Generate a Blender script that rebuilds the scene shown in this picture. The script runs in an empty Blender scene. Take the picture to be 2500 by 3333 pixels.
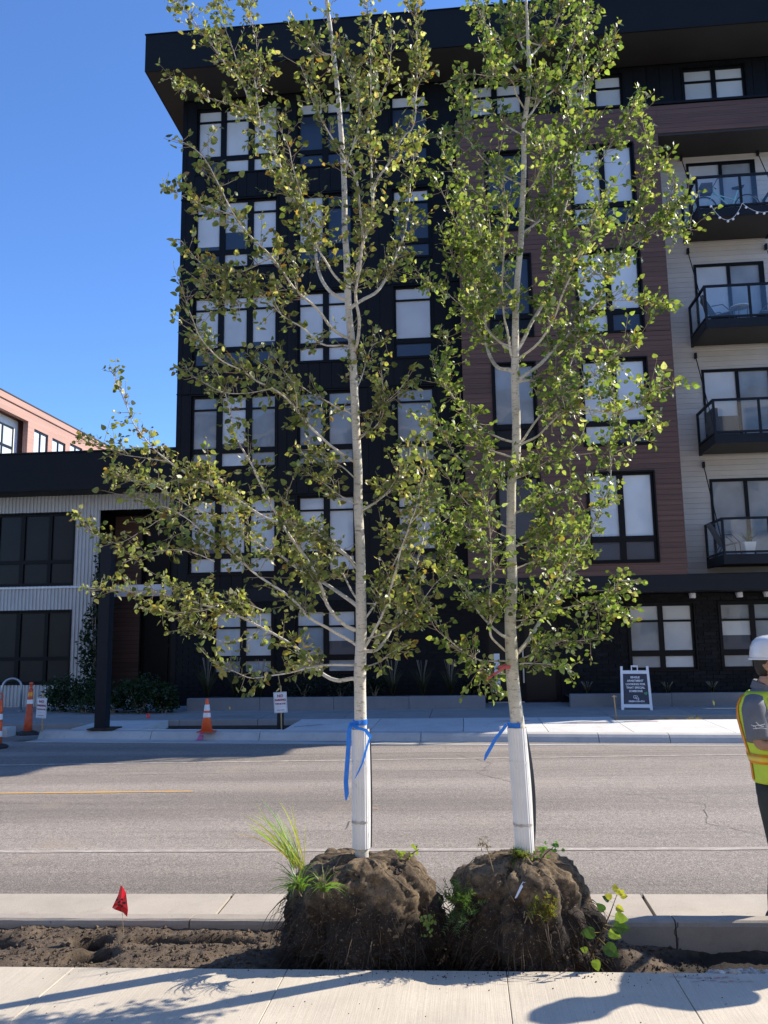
import bpy, math, random
from mathutils import Vector, Matrix, noise

# ---------------------------------------------------------------- camera, sky, sun, exposure
sc = bpy.context.scene
COL = sc.collection
R = math.radians
PI = math.pi

CAM_YAW, CAM_PITCH, CAM_ROLL = R(5.46), R(8.55), R(0.85)
cam_data = bpy.data.cameras.new('camera')
cam_data.sensor_fit = 'VERTICAL'
cam_data.sensor_height = 36.0
cam_data.lens = 2698.0 / 3333.0 * 36.0
cam_data.clip_start = 0.05
cam_data.clip_end = 2000.0
cam = bpy.data.objects.new('camera', cam_data)
COL.objects.link(cam)
fw = Vector((-math.sin(CAM_YAW) * math.cos(CAM_PITCH), math.cos(CAM_YAW) * math.cos(CAM_PITCH), math.sin(CAM_PITCH)))
rt = Vector((math.cos(CAM_YAW), math.sin(CAM_YAW), 0))
up = rt.cross(fw)
Rv = rt * math.cos(CAM_ROLL) - up * math.sin(CAM_ROLL)
Uv = rt * math.sin(CAM_ROLL) + up * math.cos(CAM_ROLL)
cam.matrix_world = Matrix(((Rv.x, Uv.x, -fw.x, 0), (Rv.y, Uv.y, -fw.y, 0), (Rv.z, Uv.z, -fw.z, 1.70), (0, 0, 0, 1)))
sc.camera = cam

SUN_EL = R(36.0)
SUN_AZ = Vector((0.885, 0.466, 0)).normalized()
SUN_DIR = Vector((SUN_AZ.x * math.cos(SUN_EL), SUN_AZ.y * math.cos(SUN_EL), math.sin(SUN_EL)))
world = bpy.data.worlds.new('World')
sc.world = world
world.use_nodes = True
wn = world.node_tree.nodes
wl = world.node_tree.links
wn.clear()
sky = wn.new('ShaderNodeTexSky')
sky.sky_type = 'NISHITA'
sky.sun_disc = False
sky.sun_elevation = SUN_EL
sky.sun_rotation = math.atan2(SUN_AZ.x, SUN_AZ.y)
sky.altitude = 1000
sky.air_density = 1.0
sky.dust_density = 0.3
sky.ozone_density = 3.0
bg = wn.new('ShaderNodeBackground')
bg.inputs['Strength'].default_value = 0.125
wo = wn.new('ShaderNodeOutputWorld')
hs = wn.new('ShaderNodeMix')
hs.data_type = 'RGBA'
hs.blend_type = 'MULTIPLY'
hs.inputs[0].default_value = 1.0
hs.inputs[7].default_value = (.72, .97, 1.31, 1)   # the camera's cool white balance
wl.new(sky.outputs[0], hs.inputs[6])
wl.new(hs.outputs[2], bg.inputs['Color'])
wl.new(bg.outputs[0], wo.inputs['Surface'])

sun_data = bpy.data.lights.new('sun', 'SUN')
sun_data.energy = 5.0
sun_data.angle = R(0.5)
sun_data.color = (1.0, 0.915, 0.77)
sun = bpy.data.objects.new('sun', sun_data)
COL.objects.link(sun)
sun.rotation_euler = SUN_DIR.to_track_quat('Z', 'Y').to_euler()
sun.location = (30, 16, 30)

sc.render.engine = 'CYCLES'
sc.view_settings.view_transform = 'Standard'
sc.view_settings.look = 'None'
sc.view_settings.exposure = 0.76
sc.view_settings.gamma = 1.0
sc.view_settings.use_curve_mapping = False
sc.render.resolution_x = 768
sc.render.resolution_y = 1024

# ---------------------------------------------------------------- helpers
def basis(o):
    return Matrix.LocRotScale(o.location, o.rotation_euler, o.scale)

def wmat(o):
    if o.parent:
        return wmat(o.parent) @ o.matrix_parent_inverse @ basis(o)
    return basis(o)

def attach(o, parent):
    o.parent = parent
    o.matrix_parent_inverse = wmat(parent).inverted()

def tag(o, label=None, cat=None, group=None, kind=None):
    if label: o['label'] = label
    if cat: o['category'] = cat
    if group: o['group'] = group
    if kind: o['kind'] = kind
    return o

def empty(name, loc, label, cat, group=None):
    o = bpy.data.objects.new(name, None)
    o.empty_display_size = 0.1
    COL.objects.link(o)
    o.location = loc
    return tag(o, label, cat, group)

class MB:
    """collects faces and links them as one mesh object"""
    def __init__(s):
        s.v = []; s.f = []; s.c = []
    def quad(s, a, b, c, d):
        n = len(s.v); s.v += [a, b, c, d]; s.f.append((n, n + 1, n + 2, n + 3)); return s
    def tri(s, a, b, c):
        n = len(s.v); s.v += [a, b, c]; s.f.append((n, n + 1, n + 2)); return s
    def box(s, x0, x1, y0, y1, z0, z1):
        n = len(s.v)
        s.v += [(x0, y0, z0), (x1, y0, z0), (x1, y1, z0), (x0, y1, z0), (x0, y0, z1), (x1, y0, z1), (x1, y1, z1), (x0, y1, z1)]
        for q in ((0, 3, 2, 1), (4, 5, 6, 7), (0, 1, 5, 4), (1, 2, 6, 5), (2, 3, 7, 6), (3, 0, 4, 7)):
            s.f.append(tuple(n + i for i in q))
        return s
    def bar(s, a, b, w, h, upv=(0, 0, 1)):
        """rectangular bar from a to b"""
        a = Vector(a); b = Vector(b); d = (b - a).normalized(); u = Vector(upv)
        if abs(d.dot(u)) > .98: u = Vector((1, 0, 0))
        e = d.cross(u).normalized(); u = e.cross(d).normalized()
        e *= w / 2; u *= h / 2
        s.loft([[a - e - u, a + e - u, a + e + u, a - e + u], [b - e - u, b + e - u, b + e + u, b - e + u]])
        return s
    def loft(s, rings, cap=True):
        n = len(s.v); k = len(rings[0])
        for r in rings: s.v += [tuple(p) for p in r]
        for i in range(len(rings) - 1):
            for j in range(k):
                a = n + i * k + j; b = n + i * k + (j + 1) % k
                s.f.append((a, b, b + k, a + k))
        if cap:
            s.f.append(tuple(n + j for j in reversed(range(k))))
            m = n + (len(rings) - 1) * k
            s.f.append(tuple(m + j for j in range(k)))
        return s
    def tube(s, pts, radii, n=8, cap=True):
        pts = [Vector(p) for p in pts]
        if not hasattr(radii, '__len__'): radii = [radii] * len(pts)
        rings = []; ref = None
        for i, p in enumerate(pts):
            d = (pts[min(i + 1, len(pts) - 1)] - pts[max(i - 1, 0)])
            if d.length < 1e-9: d = Vector((0, 0, 1))
            d.normalize()
            if ref is None:
                ref = Vector((0, 0, 1)) if abs(d.z) < .9 else Vector((1, 0, 0))
            e = d.cross(ref)
            if e.length < 1e-4: e = d.cross(Vector((0.3, 1, 0.2)))
            e.normalize(); u = e.cross(d).normalized(); ref = u
            rings.append([p + (e * math.cos(2 * PI * k / n) + u * math.sin(2 * PI * k / n)) * radii[i] for k in range(n)])
        return s.loft(rings, cap)
    def lathe(s, prof, c=(0, 0, 0), n=20, cap=True):
        return s.loft([[(c[0] + r * math.cos(2 * PI * k / n), c[1] + r * math.sin(2 * PI * k / n), c[2] + z) for k in range(n)] for r, z in prof], cap)
    def sphere(s, c, r, n=10, m=6, sq=(1, 1, 1)):
        prof = []
        rings = []
        for i in range(m + 1):
            t = -PI / 2 + PI * i / m
            rr = max(math.cos(t), .02)
            rings.append([(c[0] + r * sq[0] * rr * math.cos(2 * PI * k / n), c[1] + r * sq[1] * rr * math.sin(2 * PI * k / n), c[2] + r * sq[2] * math.sin(t)) for k in range(n)])
        return s.loft(rings)
    def grid(s, xs, ys, fn):
        n = len(s.v)
        for y in ys:
            for x in xs:
                s.v.append((x, y, fn(x, y)))
        w = len(xs)
        for j in range(len(ys) - 1):
            for i in range(w - 1):
                a = n + j * w + i
                s.f.append((a, a + 1, a + 1 + w, a + w))
        return s
    def prism(s, poly, fn, d):
        """poly: 2-d outline, fn maps (u,v,w) to space, d: thickness"""
        n = len(s.v); k = len(poly)
        s.v += [tuple(fn(u, v, 0)) for u, v in poly] + [tuple(fn(u, v, d)) for u, v in poly]
        s.f.append(tuple(n + i for i in range(k)))
        s.f.append(tuple(n + k + i for i in reversed(range(k))))
        for i in range(k):
            j = (i + 1) % k
            s.f.append((n + i, n + k + i, n + k + j, n + j))
        return s
    def mesh(s, name, m, smooth=False):
        me = bpy.data.meshes.new(name)
        me.from_pydata([tuple(p) for p in s.v], [], s.f)
        if s.c:
            at = me.color_attributes.new('tint', 'FLOAT_COLOR', 'POINT')
            flat = []
            for c in s.c: flat += [c[0], c[1], c[2], 1.0]
            at.data.foreach_set('color', flat)
        me.materials.append(m)
        if smooth: me.polygons.foreach_set('use_smooth', [True] * len(me.polygons))
        me.update()
        return me
    def build(s, name, m, parent=None, smooth=False):
        o = bpy.data.objects.new(name, s.mesh(name, m, smooth))
        COL.objects.link(o)
        if parent: attach(o, parent)
        return o

UNIT = {}
def piece(name, m, parent, x0, x1, y0, y1, z0, z1):
    """a box piece sharing one unit mesh per material"""
    key = (name, m.name)
    if key not in UNIT:
        UNIT[key] = MB().box(-.5, .5, -.5, .5, -.5, .5).mesh(name, m)
    o = bpy.data.objects.new(name, UNIT[key])
    COL.objects.link(o)
    o.location = ((x0 + x1) / 2, (y0 + y1) / 2, (z0 + z1) / 2)
    o.scale = (x1 - x0, y1 - y0, z1 - z0)
    if parent: attach(o, parent)
    return o

def copy_tree(o, parent=None):
    c = o.copy(); COL.objects.link(c)
    if parent:
        c.parent = parent; c.matrix_parent_inverse = o.matrix_parent_inverse.copy()
    for ch in [k for k in bpy.data.objects if k.parent == o]:
        copy_tree(ch, c)
    return c

def rect_minus(rects, hole):
    hx0, hx1, hz0, hz1 = hole
    out = []
    for (x0, x1, z0, z1) in rects:
        if hx1 <= x0 or hx0 >= x1 or hz1 <= z0 or hz0 >= z1:
            out.append((x0, x1, z0, z1)); continue
        if hz0 > z0: out.append((x0, x1, z0, hz0))
        if hz1 < z1: out.append((x0, x1, hz1, z1))
        a, b = max(z0, hz0), min(z1, hz1)
        if hx0 > x0: out.append((x0, hx0, a, b))
        if hx1 < x1: out.append((hx1, x1, a, b))
    return out

# ---------------------------------------------------------------- materials
class NT:
    def __init__(s, name):
        s.m = bpy.data.materials.new(name); s.m.use_nodes = True
        s.n = s.m.node_tree.nodes; s.l = s.m.node_tree.links
        s.p = s.n['Principled BSDF']; s.out = s.n['Material Output']
        s._pos = None
    def new(s, t, **kw):
        n = s.n.new(t)
        for k, v in kw.items(): setattr(n, k, v)
        return n
    def pos(s, stretch=(1, 1, 1), coord='POS'):
        if coord == 'OBJ':
            src = s.new('ShaderNodeTexCoord').outputs['Object']
        else:
            src = s.new('ShaderNodeNewGeometry').outputs['Position']
        if stretch != (1, 1, 1):
            vm = s.new('ShaderNodeVectorMath', operation='MULTIPLY')
            s.l.new(src, vm.inputs[0]); vm.inputs[1].default_value = stretch
            return vm.outputs[0]
        return src
    def noise(s, scale, detail=5, rough=.55, stretch=(1, 1, 1), coord='POS', dist=0):
        n = s.new('ShaderNodeTexNoise')
        n.inputs['Scale'].default_value = scale; n.inputs['Detail'].default_value = detail
        n.inputs['Roughness'].default_value = rough; n.inputs['Distortion'].default_value = dist
        s.l.new(s.pos(stretch, coord), n.inputs['Vector'])
        return n.outputs['Fac']
    def remap(s, v, a, b, c, d, clamp=True):
        n = s.new('ShaderNodeMapRange'); n.clamp = clamp
        s.l.new(v, n.inputs[0])
        for i, x in enumerate((a, b, c, d)): n.inputs[i + 1].default_value = x
        return n.outputs[0]
    def mix(s, f, a, b, mode='MIX'):
        n = s.new('ShaderNodeMix', data_type='RGBA', blend_type=mode)
        for sock, v in ((n.inputs[0], f), (n.inputs[6], a), (n.inputs[7], b)):
            if hasattr(v, 'links'): s.l.new(v, sock)
            elif hasattr(v, '__len__'): sock.default_value = (*v[:3], 1)
            else: sock.default_value = v
        return n.outputs[2]
    def scale(s, col, f):
        n = s.new('ShaderNodeVectorMath', operation='SCALE')
        if hasattr(col, 'links'): s.l.new(col, n.inputs[0])
        else: n.inputs[0].default_value = col[:3]
        s.l.new(f, n.inputs['Scale'])
        return n.outputs[0]
    def bump(s, h, strength, dist=.01):
        b = s.new('ShaderNodeBump'); b.inputs['Strength'].default_value = strength; b.inputs['Distance'].default_value = dist
        s.l.new(h, b.inputs['Height']); s.l.new(b.outputs[0], s.p.inputs['Normal'])
    def color(s, c):
        if hasattr(c, 'links'): s.l.new(c, s.p.inputs['Base Color'])
        else: s.p.inputs['Base Color'].default_value = (*c, 1)
    def rough(s, v):
        if hasattr(v, 'links'): s.l.new(v, s.p.inputs['Roughness'])
        else: s.p.inputs['Roughness'].default_value = v

def pbr(name, base, rough=.7, var=.12, vs=6, bump=0, bs=60, metal=0, coat=0, rnd=0, stretch=(1, 1, 1), coord='POS', spec=.5, bd=.005):
    t = NT(name)
    c = base
    if var: c = t.scale(c, t.remap(t.noise(vs, 6, .6, stretch, coord), .3, .7, 1 - var, 1 + var))
    if rnd:
        oi = t.new('ShaderNodeObjectInfo')
        c = t.scale(c, t.remap(oi.outputs['Random'], 0, 1, 1 - rnd, 1 + rnd))
    t.color(c); t.rough(rough)
    t.p.inputs['Metallic'].default_value = metal
    t.p.inputs['Coat Weight'].default_value = coat
    t.p.inputs['Specular IOR Level'].default_value = spec
    if bump: t.bump(t.noise(bs, 4, .6, stretch, coord), bump, bd)
    return t.m

M = {}
# asphalt: aged, pale, with coarse aggregate, tracks and stains
t = NT('asphalt')
c = t.mix(t.remap(t.noise(70, 4, .75), .36, .66, 0, 1), (.125, .108, .096), (.415, .355, .302))
c = t.mix(t.remap(t.noise(120, 2, .6), .60, .68, 0, .8), c, (.62, .52, .42))
c = t.mix(t.remap(t.noise(110, 2, .6), .34, .40, .75, 0), c, (.055, .05, .047))
c = t.scale(c, t.remap(t.noise(26, 3, .7, (1, .6, 1)), .35, .65, .86, 1.14))
c = t.scale(c, t.remap(t.noise(.55, 5, .6, (.25, 1.6, 1)), .35, .7, .80, 1.12))
c = t.scale(c, t.remap(t.noise(.9, 3, .5, (.03, 1.0, 1)), .38, .62, .86, 1.06))
c = t.mix(t.remap(t.noise(2.4, 5, .7, (.5, 1, 1)), .66, .76, 0, .45), c, (.09, .08, .072))
c = t.mix(t.remap(t.noise(1.1, 4, .6), .58, .75, 0, .38), c, (.34, .26, .19))
c = t.scale(c, t.remap(t.noise(3.0, 4, .7, (.10, 4, 1)), .3, .7, .90, 1.08))
t.color(c); t.rough(.9); t.bump(t.noise(95, 3, .7), .75, .008)
M['asphalt'] = t.m

def concrete(name, base, broom=0, stain=(.20, .17, .14), amount=.35, spots=True):
    t = NT(name)
    c = t.scale(base, t.remap(t.noise(2.2, 7, .62), .3, .7, .88, 1.10))
    c = t.mix(t.remap(t.noise(5, 6, .7), .56, .78, 0, amount), c, stain)
    c = t.scale(c, t.remap(t.noise(140, 3, .6), .3, .7, .90, 1.08))
    if spots: c = t.mix(t.remap(t.noise(34, 2, .5), .73, .76, 0, .55), c, (.07, .06, .055))
    oi = t.new('ShaderNodeObjectInfo')
    c = t.scale(c, t.remap(oi.outputs['Random'], 0, 1, .95, 1.05))
    if broom:
        c = t.scale(c, t.remap(t.noise(130, 3, .7, (1, .025, 1)), .3, .7, .90, 1.07))
        t.bump(t.noise(150, 2, .6, (1, .02, 1)), .35, .004)
    else:
        t.bump(t.noise(90, 5, .7), .35, .005)
    t.color(c); t.rough(.85)
    return t.m
M['walk'] = concrete('walk_concrete', (.52, .455, .365), broom=1, amount=.14)
M['walk_new'] = concrete('new_concrete', (.60, .58, .55), broom=1, amount=.05, spots=False)
M['walk_old'] = concrete('old_concrete', (.30, .285, .27), amount=.25)
M['kerb'] = concrete('kerb_concrete', (.34, .295, .245), amount=.6)
M['kerb_far'] = concrete('far_kerb_concrete', (.46, .44, .41), amount=.35)
M['gutter'] = concrete('gutter_concrete', (.42, .365, .30), amount=.45, stain=(.25, .19, .13))
M['planter'] = concrete('planter_concrete', (.20, .195, .195), amount=.2)
M['joint'] = pbr('joint_bed', (.06, .055, .05), .95)
t = NT('soil')
c = t.mix(t.remap(t.noise(9, 6, .7), .35, .68, 0, 1), (.056, .038, .025), (.155, .112, .074))
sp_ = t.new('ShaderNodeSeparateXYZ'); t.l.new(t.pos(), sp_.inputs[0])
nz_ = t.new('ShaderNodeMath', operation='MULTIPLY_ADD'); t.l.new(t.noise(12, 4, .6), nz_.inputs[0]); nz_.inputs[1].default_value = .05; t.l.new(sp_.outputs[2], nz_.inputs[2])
c = t.mix(t.remap(nz_.outputs[0], -.135, -.085, 1, 0), c, (.022, .015, .010))   # damp subsoil, with the shade of the dug holes put into the colour
c = t.scale(c, t.remap(t.noise(120, 4, .7), .3, .7, .65, 1.35))
t.color(c); t.rough(.97); t.bump(t.noise(70, 6, .75), .9, .012)
M['soil'] = t.m
M['soil_dark'] = pbr('dark_wet_soil', (.040, .027, .019), .97, .45, 14, .9, 60, bd=.015)
M['ground'] = pbr('ground_earth', (.16, .14, .12), .95, .2, .5)

def paint(name, col, wear, under=(.33, .285, .245)):
    t = NT(name)
    f = t.remap(t.noise(14, 7, .75, (.5, 1, 1)), wear - .10, wear + .10, 0, 1)
    c = t.mix(f, col, under)
    c = t.scale(c, t.remap(t.noise(140, 3, .6), .3, .7, .8, 1.15))
    t.color(c); t.rough(.8)
    return t.m
M['paint_faded'] = paint('faded_white_paint', (.56, .51, .45), .41)
M['paint_white'] = paint('white_paint', (.60, .54, .47), .47)
M['paint_yellow'] = paint('yellow_paint', (.62, .33, .05), .54)
M['paint_pink'] = paint('pink_marking_paint', (.75, .10, .35), .55, (.4, .37, .35))
M['paint_red'] = paint('red_marking_paint', (.60, .09, .07), .50, (.45, .42, .40))
M['rust'] = paint('rust_stain', (.45, .16, .05), .46)

# building skins
M['black_panel'] = pbr('black_metal_panel', (.0065, .0070, .0085), .5, .15, 2, 0, metal=0, rnd=.15, spec=.16)
M['black_trim'] = pbr('black_trim', (.0055, .0058, .007), .45, .1, 3, spec=.16)
M['black_fascia'] = pbr('black_fascia', (.0085, .0092, .011), .55, .1, 1.5, spec=.16)
M['soffit'] = pbr('dark_soffit', (.024, .023, .022), .75, .1, 3)
M['belt'] = pbr('slate_belt', (.014, .016, .020), .55, .1, 2, spec=.16)
M['frame'] = pbr('black_window_frame', (.005, .0055, .0065), .45, .06, 6, spec=.16)
M['brown_plank'] = pbr('brown_plank', (.098, .050, .036), .65, .28, 5, .15, 30, rnd=.12, stretch=(.12, 1, 3))
M['white_plank'] = pbr('pale_siding', (.49, .465, .425), .65, .07, 2, 0, rnd=.04)
M['corrugated'] = pbr('corrugated_steel', (.48, .47, .45), .45, .1, 1.2, metal=.15)
M['brick'] = pbr('black_brick', (.012, .0115, .0125), .7, .25, 12, .4, 80, rnd=.35, spec=.16)
M['mortar'] = pbr('dark_mortar', (.006, .006, .006), .9)
M['brick_face'] = pbr('red_cladding', (.40, .235, .185), .75, .14, 1.2, 0, stretch=(1, .15, 6))
M['white_panel'] = pbr('white_panel', (.75, .74, .72), .6, .05, 2)
def glass_pane(name, base, rough, var=.1, spec=.5, coat=1.0):
    t = NT(name)
    c = t.scale(base, t.remap(t.noise(1.2, 3, .5), .3, .7, 1 - var, 1 + var))
    oi = t.new('ShaderNodeObjectInfo')
    c = t.scale(c, t.remap(oi.outputs['Random'], 0, 1, .86, 1.08))
    t.color(c); t.rough(rough)
    t.p.inputs['Specular IOR Level'].default_value = spec; t.p.inputs['Coat Weight'].default_value = coat; t.p.inputs['Coat Roughness'].default_value = .02
    b = t.new('ShaderNodeBump'); b.inputs['Strength'].default_value = .22; b.inputs['Distance'].default_value = .05
    t.l.new(t.noise(1.1, 1, .4), b.inputs['Height']); t.l.new(b.outputs[0], t.p.inputs['Coat Normal'])
    return t.m
M['pane_blind'] = glass_pane('glass_over_white_blind', (.52, .54, .54), .6)
M['pane_grey'] = glass_pane('glass_over_grey_curtain', (.24, .265, .28), .6, .3)
M['pane_dark'] = glass_pane('dark_glass', (.006, .0075, .010), .3, .3, .25, 0)
M['pane_blue'] = glass_pane('blue_dark_glass', (.022, .034, .060), .3, .2, .5, .3)
M['pane_sky'] = glass_pane('sky_painted_glass', (.52, .58, .62), .5)  # pale base colour stands in for bright sky reflected in the glass
t = NT('clear_glass')
mx = t.new('ShaderNodeMixShader'); tr = t.new('ShaderNodeBsdfTransparent'); gl = t.new('ShaderNodeBsdfGlossy')
tr.inputs[0].default_value = (.94, .96, .97, 1); gl.inputs['Roughness'].default_value = .03
mx.inputs[0].default_value = .06
t.l.new(tr.outputs[0], mx.inputs[1]); t.l.new(gl.outputs[0], mx.inputs[2]); t.l.new(mx.outputs[0], t.out.inputs['Surface'])
M['clear_glass'] = t.m

# small things
M['steel_dark'] = pbr('dark_steel', (.014, .017, .023), .5, .12, 3, metal=.2, spec=.16)
M['galv'] = pbr('galvanised_steel', (.40, .43, .45), .4, .1, 8, metal=.7)
M['orange'] = pbr('orange_plastic', (.85, .12, .025), .5, .12, 9)
M['orange_old'] = pbr('weathered_orange_plastic', (.55, .085, .03), .6, .25, 9)
M['reflective'] = pbr('white_reflective_band', (.75, .74, .72), .4, .12, 14)
M['amber_band'] = pbr('amber_band', (.80, .28, .02), .4, .1, 14)
M['rubber'] = pbr('black_rubber', (.02, .019, .018), .8, .2, 9)
M['wood'] = pbr('pine_stake', (.50, .33, .16), .75, .2, 20, stretch=(1, 1, .1))
M['paper'] = pbr('white_card', (.80, .80, .80), .6, .03, 4)
M['red_ink'] = pbr('red_ink', (.35, .012, .02), .6, 0)
M['grey_ink'] = pbr('grey_ink', (.25, .25, .28), .6, 0)
M['white_plastic'] = pbr('white_plastic', (.78, .78, .80), .4, .05, 6)
M['navy'] = pbr('navy_board', (.030, .040, .065), .45, .06, 5)
M['white_ink'] = pbr('white_ink', (.80, .80, .80), .5, 0)
M['green_ink'] = pbr('green_ink', (.05, .32, .12), .5, 0)
M['red_flag'] = pbr('red_flag_vinyl', (.75, .02, .03), .35, .1, 20)
M['yellow_flag'] = pbr('yellow_flag_vinyl', (.85, .52, .02), .35, .1, 20)
M['black_ink'] = pbr('black_ink', (.03, .01, .01), .5, 0)
M['wire'] = pbr('flag_wire', (.45, .33, .22), .5, .1, 30, metal=.5)
def thin(name, col, rough=.45, trans=.45, var=.12, vs=30, coord='OBJ'):
    t = NT(name)
    c = t.scale(col, t.remap(t.noise(vs, 3, .5, (1, 1, 1), coord), .3, .7, 1 - var, 1 + var))
    t.color(c); t.rough(rough)
    tl = t.new('ShaderNodeBsdfTranslucent'); t.l.new(c, tl.inputs[0])
    mx = t.new('ShaderNodeMixShader'); mx.inputs[0].default_value = trans
    t.l.new(t.p.outputs[0], mx.inputs[1]); t.l.new(tl.outputs[0], mx.inputs[2]); t.l.new(mx.outputs[0], t.out.inputs['Surface'])
    return t.m
M['blue_ribbon'] = thin('blue_ribbon', (.03, .24, .80), .3, .45)
M['red_ribbon'] = thin('faded_red_ribbon', (.62, .13, .13), .4, .4)
t = NT('guard_plastic')
c = t.scale((.72, .70, .665), t.remap(t.noise(5, 4, .6), .3, .7, .93, 1.05))
c = t.mix(t.remap(t.noise(16, 5, .7), .60, .72, 0, .55), c, (.36, .30, .23))
t.color(c); t.rough(.38)
M['guard'] = t.m
M['guard_black'] = pbr('black_guard_lining', (.012, .013, .02), .4, .1, 10)
M['tape'] = pbr('dirty_tape', (.45, .40, .35), .5, .3, 30)

# bark: pale, faintly green, with dark lenticels
def bark(name, base, green, dark):
    t = NT(name)
    c = t.mix(t.remap(t.noise(6, 5, .6), .4, .65, 0, .8), base, green)
    c = t.mix(t.remap(t.noise(2.2, 4, .6), .48, .70, 0, .55), c, (green[0] * .6, green[1] * .62, green[2] * .6))
    c = t.mix(t.remap(t.noise(22, 4, .7, (1, 1, 3.2)), .54, .66, 0, .9), c, dark)
    c = t.mix(t.remap(t.noise(9, 3, .6, (1, 1, 1.8)), .66, .72, 0, .8), c, (.045, .04, .032))
    c = t.scale(c, t.remap(t.noise(90, 4, .6, (1, 1, 3)), .3, .7, .84, 1.1))
    t.color(c); t.rough(.75); t.bump(t.noise(45, 5, .7, (1, 1, 2.5)), .5, .006)
    return t.m
M['bark_a'] = bark('pale_aspen_bark', (.68, .63, .54), (.53, .50, .41), (.22, .19, .15))
M['bark_b'] = bark('green_aspen_bark', (.62, .57, .46), (.43, .40, .28), (.19, .16, .11))
M['twig'] = pbr('twig_bark', (.25, .20, .145), .7, .2, 40)
def leaf_mat(name, trans=.5):
    t = NT(name)
    a = t.new('ShaderNodeVertexColor'); a.layer_name = 'tint'
    c = t.scale(a.outputs['Color'], t.remap(t.noise(60, 4, .6), .3, .7, .8, 1.2))
    t.color(c); t.rough(.40); t.p.inputs['Specular IOR Level'].default_value = .45
    tl = t.new('ShaderNodeBsdfTranslucent')
    c2 = t.mix(1.0, t.scale(c, t.remap(t.noise(1, 0), 0, 1, 2.1, 2.1)), (1.0, .97, .40), 'MULTIPLY')
    t.l.new(c2, tl.inputs[0])
    mx = t.new('ShaderNodeMixShader'); mx.inputs[0].default_value = trans
    t.l.new(t.p.outputs[0], mx.inputs[1]); t.l.new(tl.outputs[0], mx.inputs[2]); t.l.new(mx.outputs[0], t.out.inputs['Surface'])
    return t.m
M['leaf'] = leaf_mat('aspen_leaf')
M['weed'] = leaf_mat('weed_leaf', .4)
t = NT('burlap')
wv = t.noise(240, 2, .6)
c = t.mix(t.remap(t.noise(7, 6, .65), .38, .66, 0, 1), (.090, .061, .034), (.265, .188, .108))
c = t.mix(t.remap(t.noise(3.2, 5, .7), .50, .66, 0, .85), c, (.040, .027, .017))
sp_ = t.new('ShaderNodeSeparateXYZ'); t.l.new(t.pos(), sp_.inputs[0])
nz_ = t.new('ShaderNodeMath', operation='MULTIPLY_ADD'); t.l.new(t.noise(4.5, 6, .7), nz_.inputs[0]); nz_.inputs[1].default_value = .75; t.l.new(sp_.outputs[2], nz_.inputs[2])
c = t.mix(t.remap(nz_.outputs[0], .60, .72, 1, 0), c, (.020, .0135, .009))  # soil-dark lower half, with the ball's own shade put into the colour too
c = t.mix(t.remap(t.noise(40, 4, .7), .52, .64, 0, .8), c, (.045, .031, .020))
c = t.mix(t.remap(t.noise(75, 3, .7), .60, .68, 0, .6), c, (.36, .27, .17))
c = t.scale(c, t.remap(wv, .3, .7, .65, 1.3))
t.color(c); t.rough(.95); t.bump(t.noise(120, 5, .75), .8, .01)
M['burlap'] = t.m
M['root'] = pbr('fine_root', (.055, .034, .020), .85, .4, 30)
M['twine'] = pbr('twine', (.19, .145, .10), .85, .25, 60)

# people
M['skin'] = pbr('tan_skin', (.40, .225, .15), .55, .08, 25, .1, 150)
M['hair'] = pbr('dark_hair', (.018, .014, .012), .55, .3, 90, .6, 200, stretch=(1, 1, .2))
M['hat'] = pbr('white_hard_hat', (.78, .79, .82), .28, .03, 6, coat=.5)
M['shirt'] = pbr('grey_polo', (.155, .16, .18), .85, .1, 12, .2, 300)
M['vest'] = pbr('lime_vest', (.60, .74, .05), .65, .08, 10, .15, 300)
M['vest_tape'] = pbr('orange_vest_tape', (.85, .30, .02), .45, .1, 20)
M['vest_silver'] = pbr('yellow_reflective_tape', (.85, .62, .06), .35, .1, 20)
M['trouser'] = pbr('charcoal_trousers', (.042, .042, .034), .85, .2, 9, .3, 40)
M['belt_leather'] = pbr('black_belt', (.012, .012, .013), .5, .1, 20)
M['boot'] = pbr('dark_boot', (.03, .025, .02), .6, .2, 20)

# foliage in beds
def tinted(c, j, rnd): return tuple(max(0.002, x * (1 + rnd.uniform(-j, j))) for x in c)
# ---------------------------------------------------------------- ground: gentle grade rising to the right
def gx(y):
    if y <= 12.7: return .013
    return max(.002, .013 - (y - 12.7) / 2.3 * .011)
def gz(x, y): return gx(y) * max(-15, min(15, x))
def lerp_tab(tab, v):
    if v <= tab[0][0]: return tab[0][1]
    for (a, p), (b, q) in zip(tab, tab[1:]):
        if v <= b: return p + (q - p) * (v - a) / (b - a)
    return tab[-1][1]
ROAD = [(6.30, -.147), (7.5, -.12), (10.2, -.08), (12.7, -.10), (14.0, -.13), (16.6, -.165)]
def road_z(x, y): return lerp_tab(ROAD, y) + gz(x, y)
FAR = [(14.0, -.02), (15.2, .0), (17.5, .03), (19.4, .06), (20.7, .08)]
def far_z(x, y): return lerp_tab(FAR, y) + gz(x, y)
XS = [-160, -80, -40, -20, -15] + [i * .5 for i in range(-29, 30)] + [15, 20, 40, 80, 160]

tag(MB().grid([-600, -160, -60, -15, 15, 60, 160, 600], [-200, -60, -10, 4, 6, 12.7, 15, 20, 60, 200, 700], lambda x, y: -.62 + gz(x, y)).build('ground', M['ground']), kind='structure')
ys = [6.30, 6.34, 7, 7.5, 8.3, 9.2, 10.2, 11, 12, 12.7, 13.3, 14.0, 14.8, 15.6, 16.6]
road = tag(MB().grid(XS, ys, road_z).build('road', M['asphalt']), kind='structure')

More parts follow.
